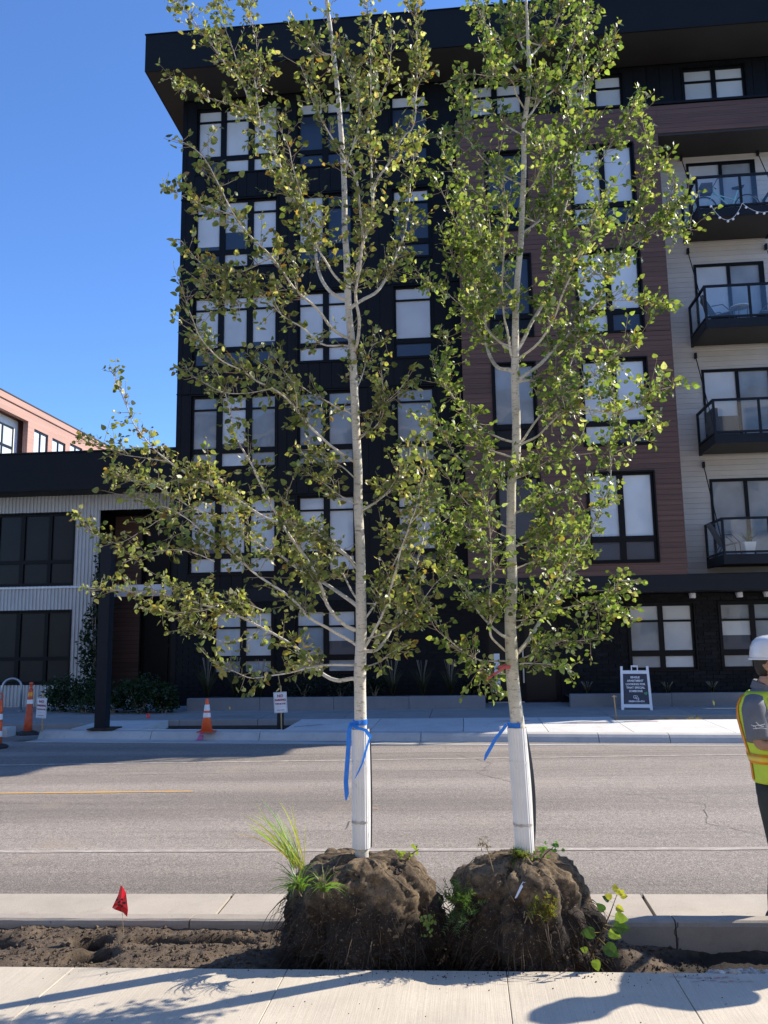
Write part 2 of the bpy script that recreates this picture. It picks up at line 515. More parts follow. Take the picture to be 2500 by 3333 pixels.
def marking(name, m, x0, x1, yc, w, step=.25, jit=.006, yfn=None, lift=.004):
    b = MB(); rnd = random.Random(hash((x0, yc)) & 255)
    n = max(2, int((x1 - x0) / step)); top_ = []; bot = []
    for i in range(n + 1):
        x = x0 + (x1 - x0) * i / n
        y = yc if yfn is None else yfn(x)
        a = y - w / 2 + rnd.uniform(-jit, jit); c = y + w / 2 + rnd.uniform(-jit, jit)
        bot.append((x, a, road_z(x, a) + lift)); top_.append((x, c, road_z(x, c) + lift))
    for i in range(n): b.quad(bot[i], bot[i + 1], top_[i + 1], top_[i])
    return b.build(name, m, road)
marking('edge_line', M['paint_faded'], -40, 30, 7.50, .085)
marking('centre_line', M['paint_yellow'], -60, -3.35, 10.18, .075)
marking('lane_line', M['paint_white'], -60, 40, 12.72, .075)
marking('rust_mark', M['rust'], -1.22, -.98, 9.15, .07, .06, .015)
def crack(pts, w, seed):
    rn = random.Random(seed); b = MB(); P = []
    for (a, c) in zip(pts, pts[1:]):
        n = max(2, int((Vector(c) - Vector(a)).length / .12))
        for k in range(n): P.append((a[0] + (c[0] - a[0]) * k / n + rn.uniform(-.02, .02), a[1] + (c[1] - a[1]) * k / n + rn.uniform(-.02, .02)))
    for (p, q) in zip(P, P[1:]):
        d = Vector((q[0] - p[0], q[1] - p[1])).normalized(); k = w * rn.uniform(.4, 1.1) / 2; n_ = Vector((-d.y, d.x)) * k
        b.quad(*[(x, y, road_z(x, y) + .004) for x, y in ((p[0] - n_.x, p[1] - n_.y), (q[0] - n_.x, q[1] - n_.y), (q[0] + n_.x, q[1] + n_.y), (p[0] + n_.x, p[1] + n_.y))])
    b.build('crack', M['crack'], road)
M['crack'] = pbr('road_crack', (.15, .13, .115), .9, .3, 30)
crack([(-9, 13.55), (-4, 13.5), (1, 13.52), (6, 13.4)], .018, 1)
crack([(-8, 11.6), (-5.2, 11.5), (-2.6, 11.62), (.4, 11.55)], .014, 2)
crack([(-.2, 13.2), (.3, 12.2), (.1, 11.3), (.6, 10.4)], .012, 3)
crack([(1.6, 9.9), (2.4, 9.2), (2.2, 8.4), (2.7, 7.7)], .010, 4)
crack([(-5.5, 9.6), (-4.3, 9.5), (-3.0, 9.62)], .010, 5)

# near pavement: separate slabs on a bed
def slab(parent, x0, x1, y0, y1, zf, m, th=.1, gap=.0016, bev=.003, nx=1, name='slab'):
    x0 += gap; x1 -= gap; y0 += gap; y1 -= gap
    b = MB()
    def ring(i, dz): return [(x, y, zf(x, y) + dz) for x, y in ((x0 + i, y0 + i), (x1 - i, y0 + i), (x1 - i, y1 - i), (x0 + i, y1 - i))]
    b.loft([ring(0, -th), ring(0, -bev), ring(bev * .4, -bev * .3), ring(bev, 0)])
    return b.build(name, m, parent)
near_z = lambda x, y: gz(x, y)
pave = tag(MB().grid(XS, [-6, 0, 4.56], lambda x, y: gz(x, y) - .04).build('pavement', M['joint']), kind='structure')
xj = [-40, -20, -10, -6.7, -5.6, -4.45, -3.3, -2.14, -.98, .155, .98, 2.12, 3.25, 4.4, 5.5, 10, 20, 40]
for a, b_ in zip(xj, xj[1:]):
    for y0, y1 in ((2.65, 4.572), (.7, 2.65), (-6, .7)):
        slab(pave, a, b_, y0, y1, near_z, M['walk'])
# skirt of the pavement edge down into the planting strip
MB().box(-40, 40, 4.50, 4.565, -.75, -.30).build('edge_skirt', M['walk'], pave)

# planting strip: dug soil between pavement and kerb
HOLES = [(-2.30, 5.12, .11, .085, .22), (-2.20, 4.90, .13, .10, .26), (-1.86, 5.13, .19, .05, .17), (-1.50, 5.15, .19, .05, .16), (-2.98, 5.04, .24, .075, .18), (-3.9, 4.95, .3, .08, .15), (-4.6, 5.0, .2, .08, .1), (-.62, 4.94, .5, .3, .08), (.25, 4.92, .5, .3, .09)]
def soil_z(x, y):
    base = lerp_tab([(-9, -.048), (-1.9, -.048), (-1.25, -.06), (-.6, -.10), (.5, -.13), (.95, -.17), (1.3, -.20), (9, -.20)], x)
    edge = max(0, min(1, (y - 4.575) / .12)); base -= .03 * (1 - edge) * (1 if x < 1 else .2)
    for hx, hy, sx, sy, d in HOLES:
        base -= d * 1.25 * math.exp(-min(40, (((x - hx) / sx) ** 2 + ((y - hy) / sy) ** 2) ** 2 * 1.2))
    base += .16 * math.exp(-(((x - .78) / .22) ** 2 + ((y - 5.02) / .16) ** 2))
    base += .045 * math.exp(-(((x - 1.75) / .35) ** 2 + ((y - 5.33) / .07) ** 2))
    base += .05 * math.exp(-(((x - 1.1) / .3) ** 2 + ((y - 5.30) / .06) ** 2))
    if x > .95: base = max(base, -.022 - (y - 4.565) * .28 - 1.6 * max(0, y - 4.74) - .25 * max(0, 1.2 - x))
    n = noise.fractal(Vector((x * 7, y * 7, 1.3)), 1.0, 2.0, 4) * .016 + noise.fractal(Vector((x * 28, y * 28, 4.7)), 1.0, 2.1, 3) * .007
    return base + n + gz(x, y)
sx = [-12 + i * .4 for i in range(20)] + [-4.0 + i * .022 for i in range(0, 273)] + [2.4 + i * .4 for i in range(26)]
syl = [4.54 + i * .0235 for i in range(36)]
strip = tag(MB().grid(sx, syl, soil_z).build('planting_strip', M['soil'], None, True), kind='structure')
rnd = random.Random(11)
def lump(b, c, r, rnd, flat=.75):
    n = len(b.v)
    pts = [(1, 0, 0), (-1, 0, 0), (0, 1, 0), (0, -1, 0), (0, 0, flat), (0, 0, -flat)]
    q = [r * rnd.uniform(.7, 1.25) for _ in pts]; a = rnd.uniform(0, 6.28); ca, sa = math.cos(a), math.sin(a)
    for p, k in zip(pts, q):
        b.v.append((c[0] + (p[0] * ca - p[1] * sa) * k, c[1] + (p[0] * sa + p[1] * ca) * k, c[2] + p[2] * k))
    for f in ((0, 2, 4), (2, 1, 4), (1, 3, 4), (3, 0, 4), (2, 0, 5), (1, 2, 5), (3, 1, 5), (0, 3, 5)):
        b.f.append(tuple(n + i for i in f))
b = MB()
for i in range(6500):
    x = rnd.uniform(-4.2, 1.35); y = rnd.uniform(4.59, 5.31); r = rnd.choice([.003, .004, .005, .006, .007, .009, .013]) * rnd.uniform(.7, 1.3)
    lump(b, (x, y, soil_z(x, y) + r * .4), r, rnd)
tag(b.build('soil_clods', M['soil']), 'loose crumbs of brown soil scattered along the dug strip', 'soil', kind='stuff')
b = MB()
for i in range(150):
    x = rnd.gauss(.2, .8); y = 4.565 - abs(rnd.gauss(0, .07)) - .004; r = rnd.uniform(.0015, .0055)
    lump(b, (x, y, gz(x, y) + r * .5), r, rnd)
for i in range(60):
    x = rnd.uniform(-2.6, 2); y = rnd.uniform(3.9, 4.55); r = rnd.uniform(.0015, .004)
    lump(b, (x, y, gz(x, y) + r * .5), r, rnd)
tag(b.build('spilled_soil', M['soil_dark']), 'dark crumbs of soil spilled on the near pavement edge', 'soil', kind='stuff')
# pebbles at the right end of the strip, the largest as single stones
t_ = NT('pebble'); oi = t_.new('ShaderNodeObjectInfo'); 
c_ = t_.mix(t_.remap(t_.noise(55, 1, .4), .35, .65, 0, 1), (.50, .42, .33), (.30, .29, .28))
c_ = t_.mix(t_.remap(t_.noise(38, 1, .4), .58, .66, 0, 1), c_, (.62, .58, .52)); t_.color(c_); t_.rough(.7)
M['pebble'] = t_.m
b = MB(); rnd = random.Random(3)
for i in range(1500):
    x = 1.0 + 2.6 * rnd.random() ** 1.2; y = 4.582 + .30 * rnd.random() ** 1.6
    if x < 1.25 and y > 4.66: continue
    r = rnd.uniform(.010, .019); n0 = len(b.v)
    MBt = MB().sphere((0, 0, 0), 1, 7, 4)
    a = rnd.uniform(0, 3.14); ca, sa = math.cos(a), math.sin(a); sq = (r * rnd.uniform(1, 1.45), r * rnd.uniform(.75, 1), r * rnd.uniform(.55, .8))
    zz = soil_z(x, y) + r * .45 + rnd.choice([0, 0, .012])
    for p in MBt.v: b.v.append((x + p[0] * sq[0] * ca - p[1] * sq[1] * sa, y + p[0] * sq[0] * sa + p[1] * sq[1] * ca, zz + p[2] * sq[2]))
    for f in MBt.f: b.f.append(tuple(n0 + k for k in f))
tag(b.build('gravel', M['pebble'], None, True), 'tan rounded gravel in the strip beside the right pavement slab', 'gravel', kind='stuff')

# near kerb and gutter in cast segments
def extrude_x(name, prof, x0, x1, zf, m, parent, step=.5, jitter=0, seed=0):
    b = MB(); n = max(2, int((x1 - x0) / step) + 1); rnd = random.Random(seed); rings = []
    for i in range(n + 1):
        x = x0 + (x1 - x0) * i / n
        rings.append([(x, y + (rnd.uniform(-jitter, jitter) if z > -.3 else 0), z + zf(x, y) + (rnd.uniform(-jitter, jitter) if z > -.3 else 0)) for y, z in prof])
    b.loft(rings)
    return b.build(name, m, parent)
KP = [(5.33, -.5), (5.33, -.03), (5.337, -.010), (5.352, 0), (5.44, -.002), (5.463, -.012), (5.475, -.035), (5.492, -.5)]
GP = [(5.482, -.5), (5.482, -.165), (5.56, -.160), (6.335, -.140), (6.343, -.148), (6.343, -.5)]
kerb = tag(MB().box(-60, 60, 5.36, 5.43, -1.0, -.32).build('kerb', M['joint']), kind='structure')
gutter = tag(MB().box(-60, 60, 5.55, 6.3, -1.0, -.42).build('gutter', M['joint']), kind='structure')
kj = [-40, -16, -10.6, -7.65, -4.71, -1.765, 1.18, 4.12, 7.06, 10, 40]
for i, (a, c) in enumerate(zip(kj, kj[1:])):
    extrude_x('kerb_segment', KP, a + .004, c - .004, near_z, M['kerb'], kerb, .12 if c - a < 4 else 3, .0018, i)
    extrude_x('gutter_slab', GP, a + .012, c - .012, near_z, M['gutter'], gutter, .5)
# ragged crack at the right kerb joint
b = MB(); rnd = random.Random(2)
pl = [(1.18 + rnd.uniform(-.012, .012), 5.3285, .0 - i * .022) for i in range(13)]
for (p, q) in zip(pl, pl[1:]): b.quad((p[0] - .002, p[1], p[2] + .01), (q[0] - .002, q[1], q[2] + .01), (q[0] + .0035, q[1], q[2] + .01), (p[0] + .0035, p[1], p[2] + .01))
b.build('crack', M['joint'], kerb)

# ---------------------------------------------------------------- far side: gutter, rolled kerb, pavement with open tree pits
def ky(x): return lerp_tab([(-60, 20), (-12, 16.25), (-7.85, 15.80), (-1.5, 15.18), (4.4, 14.52), (12, 14.0), (60, 13.4)], x)
fkerb = tag(MB().box(-.2, .2, 15.4, 15.5, -.6, -.4).build('far_kerb', M['joint']), kind='structure')
fx = [-60, -30, -18, -13, -9.35]
fx2 = [-8.35, -6.0, -3.85, -.85, 2.2, 3.35, 5.6, 8.6, 11.6, 20, 40]
def far_kerb_piece(a, c):
    b = MB(); n = max(2, int((c - a) / .3)); rings = []
    for i in range(n + 1):
        x = a + (c - a) * i / n; y = ky(x); g = gz(x, y)
        rings.append([(x, y - .47, -.45), (x, y - .47, road_z(x, y - .47) + .006), (x, y - .03, -.150 + g), (x, y + .01, -.135 + g), (x, y + .055, -.055 + g), (x, y + .10, -.012 + g), (x, y + .17, .0 + g), (x, y + .30, .002 + g), (x, y + .30, -.45)])
    b.loft(rings).build('kerb_segment', M['kerb_far'], fkerb)
for a, c in zip(fx, fx[1:]): far_kerb_piece(a + .006, c - .006)
for a, c in zip(fx2, fx2[1:]): far_kerb_piece(a + .006, c - .006)
# dug-out gap in the kerb at the left
tag(MB().grid([-9.6 + i * .1 for i in range(15)], [15.4 + i * .1 for i in range(13)], lambda x, y: -.25 + .06 * noise.noise(Vector((x * 5, y * 5, 0)))).build('trench', M['soil_dark']), kind='structure')

fpave = tag(MB().box(-60, 60, 17.5, 20.5, -.6, -.10).build('far_pavement', M['joint']), kind='structure')
PITS = [(-12.6, -7.80, 15.85, 17.0), (-6.32, -3.46, 15.68, 17.45), (2.84, 8.2, 16.92, 17.72)]
# strip beside the kerb and pit band, slabs follow the kerb line
def fslab(x0, x1, f0, f1, m, name='slab'):
    b = MB(); n = max(1, int((x1 - x0) / .6)); g = .006; rings = []
    for i in range(n + 1):
        x = x0 + g + (x1 - x0 - 2 * g) * i / n
        y0 = f0(x) + g; y1 = f1(x) - g
        rings.append([(x, y0, far_z(x, y0) - .3), (x, y0, far_z(x, y0) - .006), (x, y0 + .006, far_z(x, y0)), (x, y1 - .006, far_z(x, y1)), (x, y1, far_z(x, y1) - .006), (x, y1, far_z(x, y1) - .3)])
    b.loft(rings); return b.build(name, m, fpave)
K = lambda x: ky(x) + .30
cst = lambda v: (lambda x: v)
def pick(a, c): return fslab(a, c, K, cst(17.5), M['walk_new'])
pick(-30, -12.6)
fslab(-12.6, -9.2, K, lambda x: max(K(x) + .02, 16.60), M['walk_new'])
for a, c in ((-7.80, -7.05), (-7.05, -6.32)): pick(a, c)
fslab(-6.32, -3.46, K, lambda x: K(x) + .04 + .02 * (x + 6.3) , M['walk_new'])
fslab(-3.46, -1.8, K, cst(17.5), M['walk_new']); fslab(-1.8, -.1, K, cst(17.5), M['walk_new']); fslab(-.1, 1.4, K, cst(17.5), M['walk_new'])
fslab(1.4, 2.84, K, cst(17.5), M['walk_new'])
for a, c in ((2.84, 4.5), (4.5, 6.2), (6.2, 8.2)): fslab(a, c, K, cst(16.92), M['walk_new'])
fslab(8.2, 12, K, cst(17.5), M['walk_new']); fslab(12, 40, K, cst(17.5), M['walk_new'])
xo = [-40, -16, -12.6, -10.4, -7.8, -6.1, -4.4, -2.6, -.8, 1.0, 2.84, 4.6, 6.4, 8.2, 10, 40]
for a, c in zip(xo, xo[1:]):
    y0 = 17.5
    if a >= 2.84 and c <= 8.2: y0 = 17.72
    fslab(a, c, cst(17.0 if c <= -7.8 and a >= -12.6 else y0), cst(18.55), M['walk_old'])
    fslab(a, c, cst(18.55), cst(20.75), M['walk_old'])
for (x0, x1, y0, y1) in ((-12.6, -7.80, 16.58, 17.0), (-6.32, -3.46, 15.99, 17.45), (2.84, 8.2, 16.90, 17.72)):
    n = int((x1 - x0) / .08)
    tag(MB().grid([x0 + (x1 - x0) * i / n for i in range(n + 1)], [y0 + (y1 - y0 + .08) * i / 18 for i in range(19)], lambda x, y: -.14 + gz(x, y) + .05 * noise.fractal(Vector((x * 4, y * 4, 2)), 1, 2, 3)).build('tree_pit_soil', M['soil_dark'], None, True), kind='structure')
# utility paint marks
def fmark(m, x0, y0, x1, y1, w):
    d = Vector((x1 - x0, y1 - y0, 0)); nrm = Vector((-d.y, d.x, 0)).normalized() * w / 2; b = MB(); n = 5; rn = random.Random(int(x0 * 100)); P = []
    for i in range(n + 1):
        p = Vector((x0, y0, 0)) + d * i / n; k = nrm * rn.uniform(.6, 1.2)
        a = p - k; c = p + k
        P.append(((a.x, a.y, far_z(a.x, a.y) + .005), (c.x, c.y, far_z(c.x, c.y) + .005)))
    for (a, c), (e, f) in zip(P, P[1:]): b.quad(a, e, f, c)
    b.build('paint_mark', m, fpave)
fmark(M['paint_red'], -3.35, 16.15, -2.85, 16.5, .05)
fmark(M['paint_red'], .5, 16.85, 1.2, 16.9, .06)
fmark(M['paint_red'], 1.9, 16.45, 2.65, 16.55, .06)
fmark(M['paint_red'], 2.95, 16.6, 3.6, 16.65, .06)
fmark(M['paint_red'], -.9, 17.9, -.35, 17.95, .05)
fmark(M['paint_red'], 4.9, 15.3, 5.5, 15.3, .03)
fmark(M['paint_white'], 1.15, 18.2, 1.28, 18.5, .05)
fmark(M['rust'], -5.4, 18.1, -4.7, 18.1, .06)
b = MB(); P = [(-5.02 + .08 * i / 4, 15.40 + .42 * i / 4) for i in range(5)]
for (x, y), (u, v) in zip(P, P[1:]):
    zf = lambda x, y: lerp_tab([(-.1, -.155), (.0, -.14), (.05, -.06), (.1, -.015), (.17, 0), (.4, 0)], y - ky(x)) + gz(x, y) + .006
    b.quad((x - .05, y, zf(x - .05, y)), (x + .05, y, zf(x + .05, y)), (u + .05, v, zf(u + .05, v)), (u - .05, v, zf(u - .05, v)))
b.build('paint_mark', M['paint_pink'], fkerb)
for i, (x0, x1, yy) in enumerate(((.95, 1.25, 4.50), (1.05, 1.35, 4.46))):
    rn = random.Random(i); b = MB()
    for k in range(7):
        x = x0 + (x1 - x0) * k / 7; y = yy + rn.uniform(-.012, .012)
        b.quad((x, y, gz(x, y) + .004), (x + .03, y + .006, gz(x, y) + .0045), (x + .028, y + .014, gz(x, y) + .0045), (x - .002, y + .006, gz(x, y) + .004))
    b.build('paint_mark', M['paint_red'], pave)
# ---------------------------------------------------------------- main apartment building
apt = empty('apartment_building', (0, 20.6, .08), 'dark five storey apartment building with black panels, brown planks and deep flat roof', 'building')
FL = 2.752
ROWS = [(14.40, 14.74), (14.88, 15.90), (15.945, 16.24)]
def wall_mesh(name, m, parent, x0, x1, z0, z1, y0, y1, holes):
    rects = [(x0, x1, z0, z1)]
    for h in holes: rects = rect_minus(rects, h)
    b = MB()
    for (a, c, d, e) in rects: b.box(a, c, y0, y1, d, e)
    return b.build(name, m, parent)
def window(parent, xs, rows, y, dz=0, mats=None, fr=.055, depth=.09, recess=.05, seed=0, name='window', fm=None):
    """xs: list of (x0,x1) panes, rows: list of (z0,z1)"""
    X0, X1 = xs[0][0] - fr, xs[-1][1] + fr; Z0, Z1 = rows[0][0] - fr + dz, rows[-1][1] + fr + dz
    rects = [(X0, X1, Z0, Z1)]
    for (a, c) in xs:
        for (d, e) in rows: rects = rect_minus(rects, (a, c, d + dz, e + dz))
    b = MB()
    for (a, c, d, e) in rects: b.box(a, c, y + recess, y + recess + depth, d, e)
    # outer casing, proud of the wall
    for (a, c, d, e) in ((X0 - .035, X0, Z0 - .035, Z1 + .035), (X1, X1 + .035, Z0 - .035, Z1 + .035), (X0, X1, Z0 - .035, Z0), (X0, X1, Z1, Z1 + .035)):
        b.box(a, c, y - .03, y + .15, d, e)
    w = b.build(name, fm or M['frame'], parent)
    rn = random.Random(seed)
    for i, (a, c) in enumerate(xs):
        for j, (d, e) in enumerate(rows):
            mm = mats(i, j, rn) if mats else M['pane_blind']
            cut = None
            if mm is M['pane_blind'] and e - d > .6 and rn.random() < .35: cut = d + dz + (e - d) * rn.choice([.12, .2, .33, .5])
            if cut:
                piece('pane', M['pane_blue'], w, a - .004, c + .004, y + recess + .045, y + recess + .06, d + dz - .004, cut)
                piece('pane', mm, w, a - .004, c + .004, y + recess + .045, y + recess + .06, cut, e + dz + .004)
            else: piece('pane', mm, w, a - .004, c + .004, y + recess + .045, y + recess + .06, d + dz - .004, e + dz + .004)
    return (X0 - .03, X1 + .03, Z0 - .03, Z1 + .03)
PB, PG, PD, PU = M['pane_blind'], M['pane_grey'], M['pane_dark'], M['pane_blue']
A_X = [(-6.97, -6.36), (-6.20, -5.58), (-5.41, -4.80)]
B_X = [(-4.13, -3.52), (-3.36, -2.76)]
C_X = [(-1.58, -.69)]
holes_black = []
for fl in range(5):
    dz = -FL * fl
    def mA(i, j, rn, fl=fl):
        if fl == 2 and j == 0: return PU
        if fl == 0 and j == 0 and i == 0: return PU
        if fl == 1 and j == 0 and i == 0: return PU
        if fl == 3: return PG if rn.random() < .6 else PB
        return PB
    def mB(i, j, rn, fl=fl):
        if fl == 0: return PU if j < 2 else PB
        if fl == 1: return PU if (i == 1 or j == 0) else PB
        if fl == 3: return PG
        return PB if j else (PU if rn.random() < .4 else PB)
    def mC(i, j, rn, fl=fl):
        if fl in (0, 1): return PU if j < 2 else PB
        if fl == 3: return PG
        return PB if j else PU
    holes_black += [window(apt, A_X, ROWS, 20.6, dz, mA, seed=fl), window(apt, B_X, ROWS, 20.6, dz, mB, seed=10 + fl), window(apt, C_X, ROWS, 20.6, dz, mC, seed=20 + fl)]
for xs in ([(3.10, 3.68), (3.86, 4.49)], [(6.16, 6.84), (6.96, 7.63)], [(.55, 1.1), (1.25, 1.85)]):
    holes_black.append(window(apt, xs, ROWS, 20.6, .12, None, seed=40))
wall_mesh('upper_wall', M['black_trim'], apt, -7.41, .30, 2.95, 16.58, 20.62, 20.9, holes_black)
wall_mesh('upper_wall', M['black_trim'], apt, .30, 8.9, 14.2, 16.58, 20.62, 20.9, holes_black)
# vertical metal panels, each its own sheet, between the floor bands
def panels(x0, x1, z0, z1, y, w, m, holes, name='metal_panel', gap=.012, th=.02, parent=apt):
    n = max(1, round((x1 - x0) / w)); w = (x1 - x0) / n
    for i in range(n):
        rects = [(x0 + i * w + gap / 2, x0 + (i + 1) * w - gap / 2, z0, z1)]
        for h in holes: rects = rect_minus(rects, h)
        for (a, c, d, e) in rects:
            if c - a > .03 and e - d > .03: piece(name, m, parent, a, c, y, y + th, d, e)
segs = [(-7.41, -7.06), (-7.06, -4.72), (-4.72, -4.21), (-4.21, -2.68), (-2.68, -1.66), (-1.66, -.60), (-.60, .09)]
for fl in range(5):
    ztop = 16.56 if fl == 0 else 16.56 - FL * fl - .22 + .0
    zb = 16.56 - FL * (fl + 1) - .20
    for a, c in segs: panels(a, c, max(zb, 2.95), ztop, 20.6, .30, M['black_panel'], holes_black)
panels(.10, 8.9, 14.3, 16.56, 20.6, .34, M['black_panel'], holes_black)
# horizontal flashing under each window band
for fl in range(5):
    z = 16.56 - FL * (fl + 1) - .21
    if z > 2.9: MB().box(-7.43, .09, 20.565, 20.66, z - .005, z + .022).build('flashing', M['black_trim'], apt)
# left return wall and back body
MB().box(-7.40, 8.88, 20.95, 34, -.3, 16.56).build('body', M['black_trim'], apt)
MB().box(-7.425, -7.30, 20.59, 20.98, 0, 16.57).build('corner_trim', M['black_trim'], apt)
# roof: deep black fascia and soffit
rf = MB()
rf.box(-7.99, 9.55, 19.31, 35.2, 16.62, 17.60)
roof = rf.build('roof', M['black_fascia'], apt)
MB().box(-8.03, 9.6, 19.27, 19.308, 16.58, 17.64).box(-8.03, -7.993, 19.31, 35.2, 16.58, 17.64).build('fascia', M['black_fascia'], roof)
MB().box(-8.05, 9.62, 19.25, 19.33, 17.643, 17.67).box(-8.05, -7.98, 19.33, 35.2, 17.643, 17.67).build('coping', M['black_trim'], roof)
MB().box(-7.99, 9.55, 19.31, 20.58, 16.578, 16.615).box(-7.99, -7.43, 20.585, 35, 16.578, 16.615).build('soffit', M['soffit'], roof)

# brown plank volume standing forward of the black wall
BY = 19.4
E_X = [(2.97, 3.60), (3.74, 4.37)]
D_X = [(.88, 1.76)]
ROWE = [(3.37, 3.78), (3.915, 5.34)]
holes_b = []
for fl in range(4):
    dz = FL * fl
    holes_b.append(window(apt, E_X, ROWE, BY, dz, (lambda i, j, rn, fl=fl: PU if (j == 0 and (i == 1 or fl in (0,))) else M['pane_sky']), seed=60 + fl))
    holes_b.append(window(apt, D_X, ROWE, BY, dz, (lambda i, j, rn, fl=fl: (PG if fl == 1 else PU) if j else PD), seed=70 + fl))
wall_mesh('plank_wall', M['black_trim'], apt, .10, 5.05, 3.0, 14.62, BY + .022, BY + .28, holes_b)
MB().box(.10, 5.05, BY + .30, 20.58, 3.0, 14.60).build('plank_volume_core', M['black_trim'], apt)
wall_mesh('plank_band', M['soffit'], apt, 5.06, 8.88, 13.80, 14.62, BY + .022, 20.58, [])
rh = .1235
z = 3.0
k = 0
while z < 14.60:
    rects = [(.10, 5.06, z, min(z + rh - .006, 14.62))]
    for h in holes_b: rects = rect_minus(rects, h)
    merged = []
    for r_ in rects:
        if r_[1] - r_[0] > .02 and r_[3] - r_[2] > .012: merged.append(r_)
    for (a, c, d, e) in merged: piece('plank', M['brown_plank'], apt, a, c, BY, BY + .02, d, e)
    if z > 13.79: piece('plank', M['brown_plank'], apt, 5.064, 8.9, BY, BY + .02, z, min(z + rh - .006, 14.62))
    z += rh
MB().box(.07, 8.92, BY - .03, BY + .35, 14.63, 14.69).build('band_coping', M['black_trim'], apt)

# pale siding behind the balconies
SY = 20.45
doors = []
for fl in range(4):
    zb = 3.40 + FL * fl
    doors.append((5.98, 7.68, zb, zb + 1.96))
wall_mesh('siding_wall', M['mortar'], apt, 5.06, 8.88, 3.0, 13.80, SY + .02, 20.58, doors)
z = 3.08; rh = .131
while z < 13.79:
    rects = [(5.07, 8.9, z, min(z + rh - .005, 13.795))]
    for h in doors: rects = rect_minus(rects, h)
    for (a, c, d, e) in rects:
        if e - d > .012: piece('siding_board', M['white_plank'], apt, a, c, SY, SY + .018, d, e)
    z += rh
for i, (a, c, d, e) in enumerate(doors):
    b = MB()
    for q in rect_minus(rect_minus([(a, c, d, e)], (a + .06, a + .80, d + .06, e - .07)), (a + .88, c - .11, d + .06, e - .07)): b.box(q[0], q[1], SY - .02, SY + .08, q[2], q[3])
    w = b.build('balcony_door', M['frame'], apt)
    piece('pane', PB if i != 0 else PG, w, a + .055, a + .805, SY + .02, SY + .03, d + .055, e - .065)
    piece('pane', PG, w, a + .875, c - .105, SY + .04, SY + .05, d + .055, e - .065)

# slate belt over the ground floor
MB().box(.02, 8.94, BY - .02, 20.58, 2.63, 2.995).build('belt', M['belt'], apt)
MB().box(-7.43, .015, 20.57, 20.9, 2.62, 2.945).build('belt', M['belt'], apt)

# ground floor: black brick, windows, entrance
G_R = [(.88, 1.14), (1.28, 1.95), (2.0, 2.33)]
holes_g = []
gm = lambda i, j, rn: (PG if rn.random() < .5 else PB) if j else (PG if rn.random() < .6 else PB)
for k, xs in enumerate(([(-6.29, -5.66), (-5.51, -4.87)], [(-4.18, -3.54), (-3.40, -2.76)], [(3.96, 4.61), (4.73, 5.38)], [(6.09, 6.74), (6.86, 7.51)])):
    holes_g.append(window(apt, xs, G_R, 20.6, 0, gm, seed=80 + k))
door_hole = (.45, 2.25, .0, 2.45)
holes_g.append(door_hole)
wall_mesh('brick_wall', M['mortar'], apt, -7.40, 8.88, -.2, 2.62, 20.625, 20.9, holes_g)
# bricks: the largest in view are single pieces, the rest one part
bricks = []
rh, bw = .092, .30
for r_ in range(0, 29):
    z0 = .06 + r_ * rh
    z1 = min(z0 + rh - .012, 2.615)
    x = -7.41 + (bw / 2 if r_ % 2 else 0) - bw
    while x < 8.9:
        rects = [(max(x, -7.41), min(x + bw - .012, 8.88), z0, z1)]
        for h in holes_g: rects = rect_minus(rects, h)
        bricks += [q for q in rects if q[1] - q[0] > .04 and q[3] - q[2] > .02]
        x += bw
front = sorted(bricks, key=lambda q: abs((q[0] + q[1]) / 2 - 5.0) + abs((q[2] + q[3]) / 2 - 1.4) * .8)
rn = random.Random(8)
for q in front[:290]: piece('brick', M['brick'], apt, q[0], q[1], 20.6 + rn.uniform(-.004, .004), 20.63, q[2], q[3])
b = MB()
for q in front[290:]:
    y = 20.6 + rn.uniform(-.004, .004); b.box(q[0], q[1], y, 20.63, q[2], q[3])
tag(b.build('brickwork', M['brick'], apt), kind='stuff')
# entrance doors
b = MB()
for q in rect_minus(rect_minus(rect_minus([door_hole], (.55, 1.30, .14, 2.0)), (1.42, 2.14, .14, 2.0)), (.55, 2.14, 2.1, 2.38)): b.box(q[0], q[1], 20.66, 20.78, q[2], q[3])
dr = b.build('entrance_door', M['frame'], apt)
for (a, c, d, e) in ((.55, 1.30, .14, 2.0), (1.42, 2.14, .14, 2.0), (.55, 2.14, 2.1, 2.38)): piece('pane', PD, dr, a, c, 20.70, 20.71, d, e)
for x in (1.22, 1.36): MB().bar((x, 20.62, .55), (x, 20.62, 1.45), .035, .03, (0, 1, 0)).box(x - .01, x + .01, 20.62, 20.67, .62, .66).box(x - .01, x + .01, 20.62, 20.67, 1.36, 1.40).build('door_pull', M['galv'], dr)
piece('threshold', M['galv'], dr, .5, 1.36, 20.55, 20.64, .085, .11)
piece('notice', M['paper'], dr, .66, .80, 20.685, 20.695, .35, 1.25)
for k, x in enumerate((5.40, 6.48, 7.11)):
    s_ = MB().lathe([(.07, 0), (.075, .01), (.075, .11), (.055, .125)], (x, 20.45, 2.50), 14).box(x - .05, x + .05, 20.45, 20.6, 2.57, 2.62).build('wall_light', M['white_plastic'], apt)

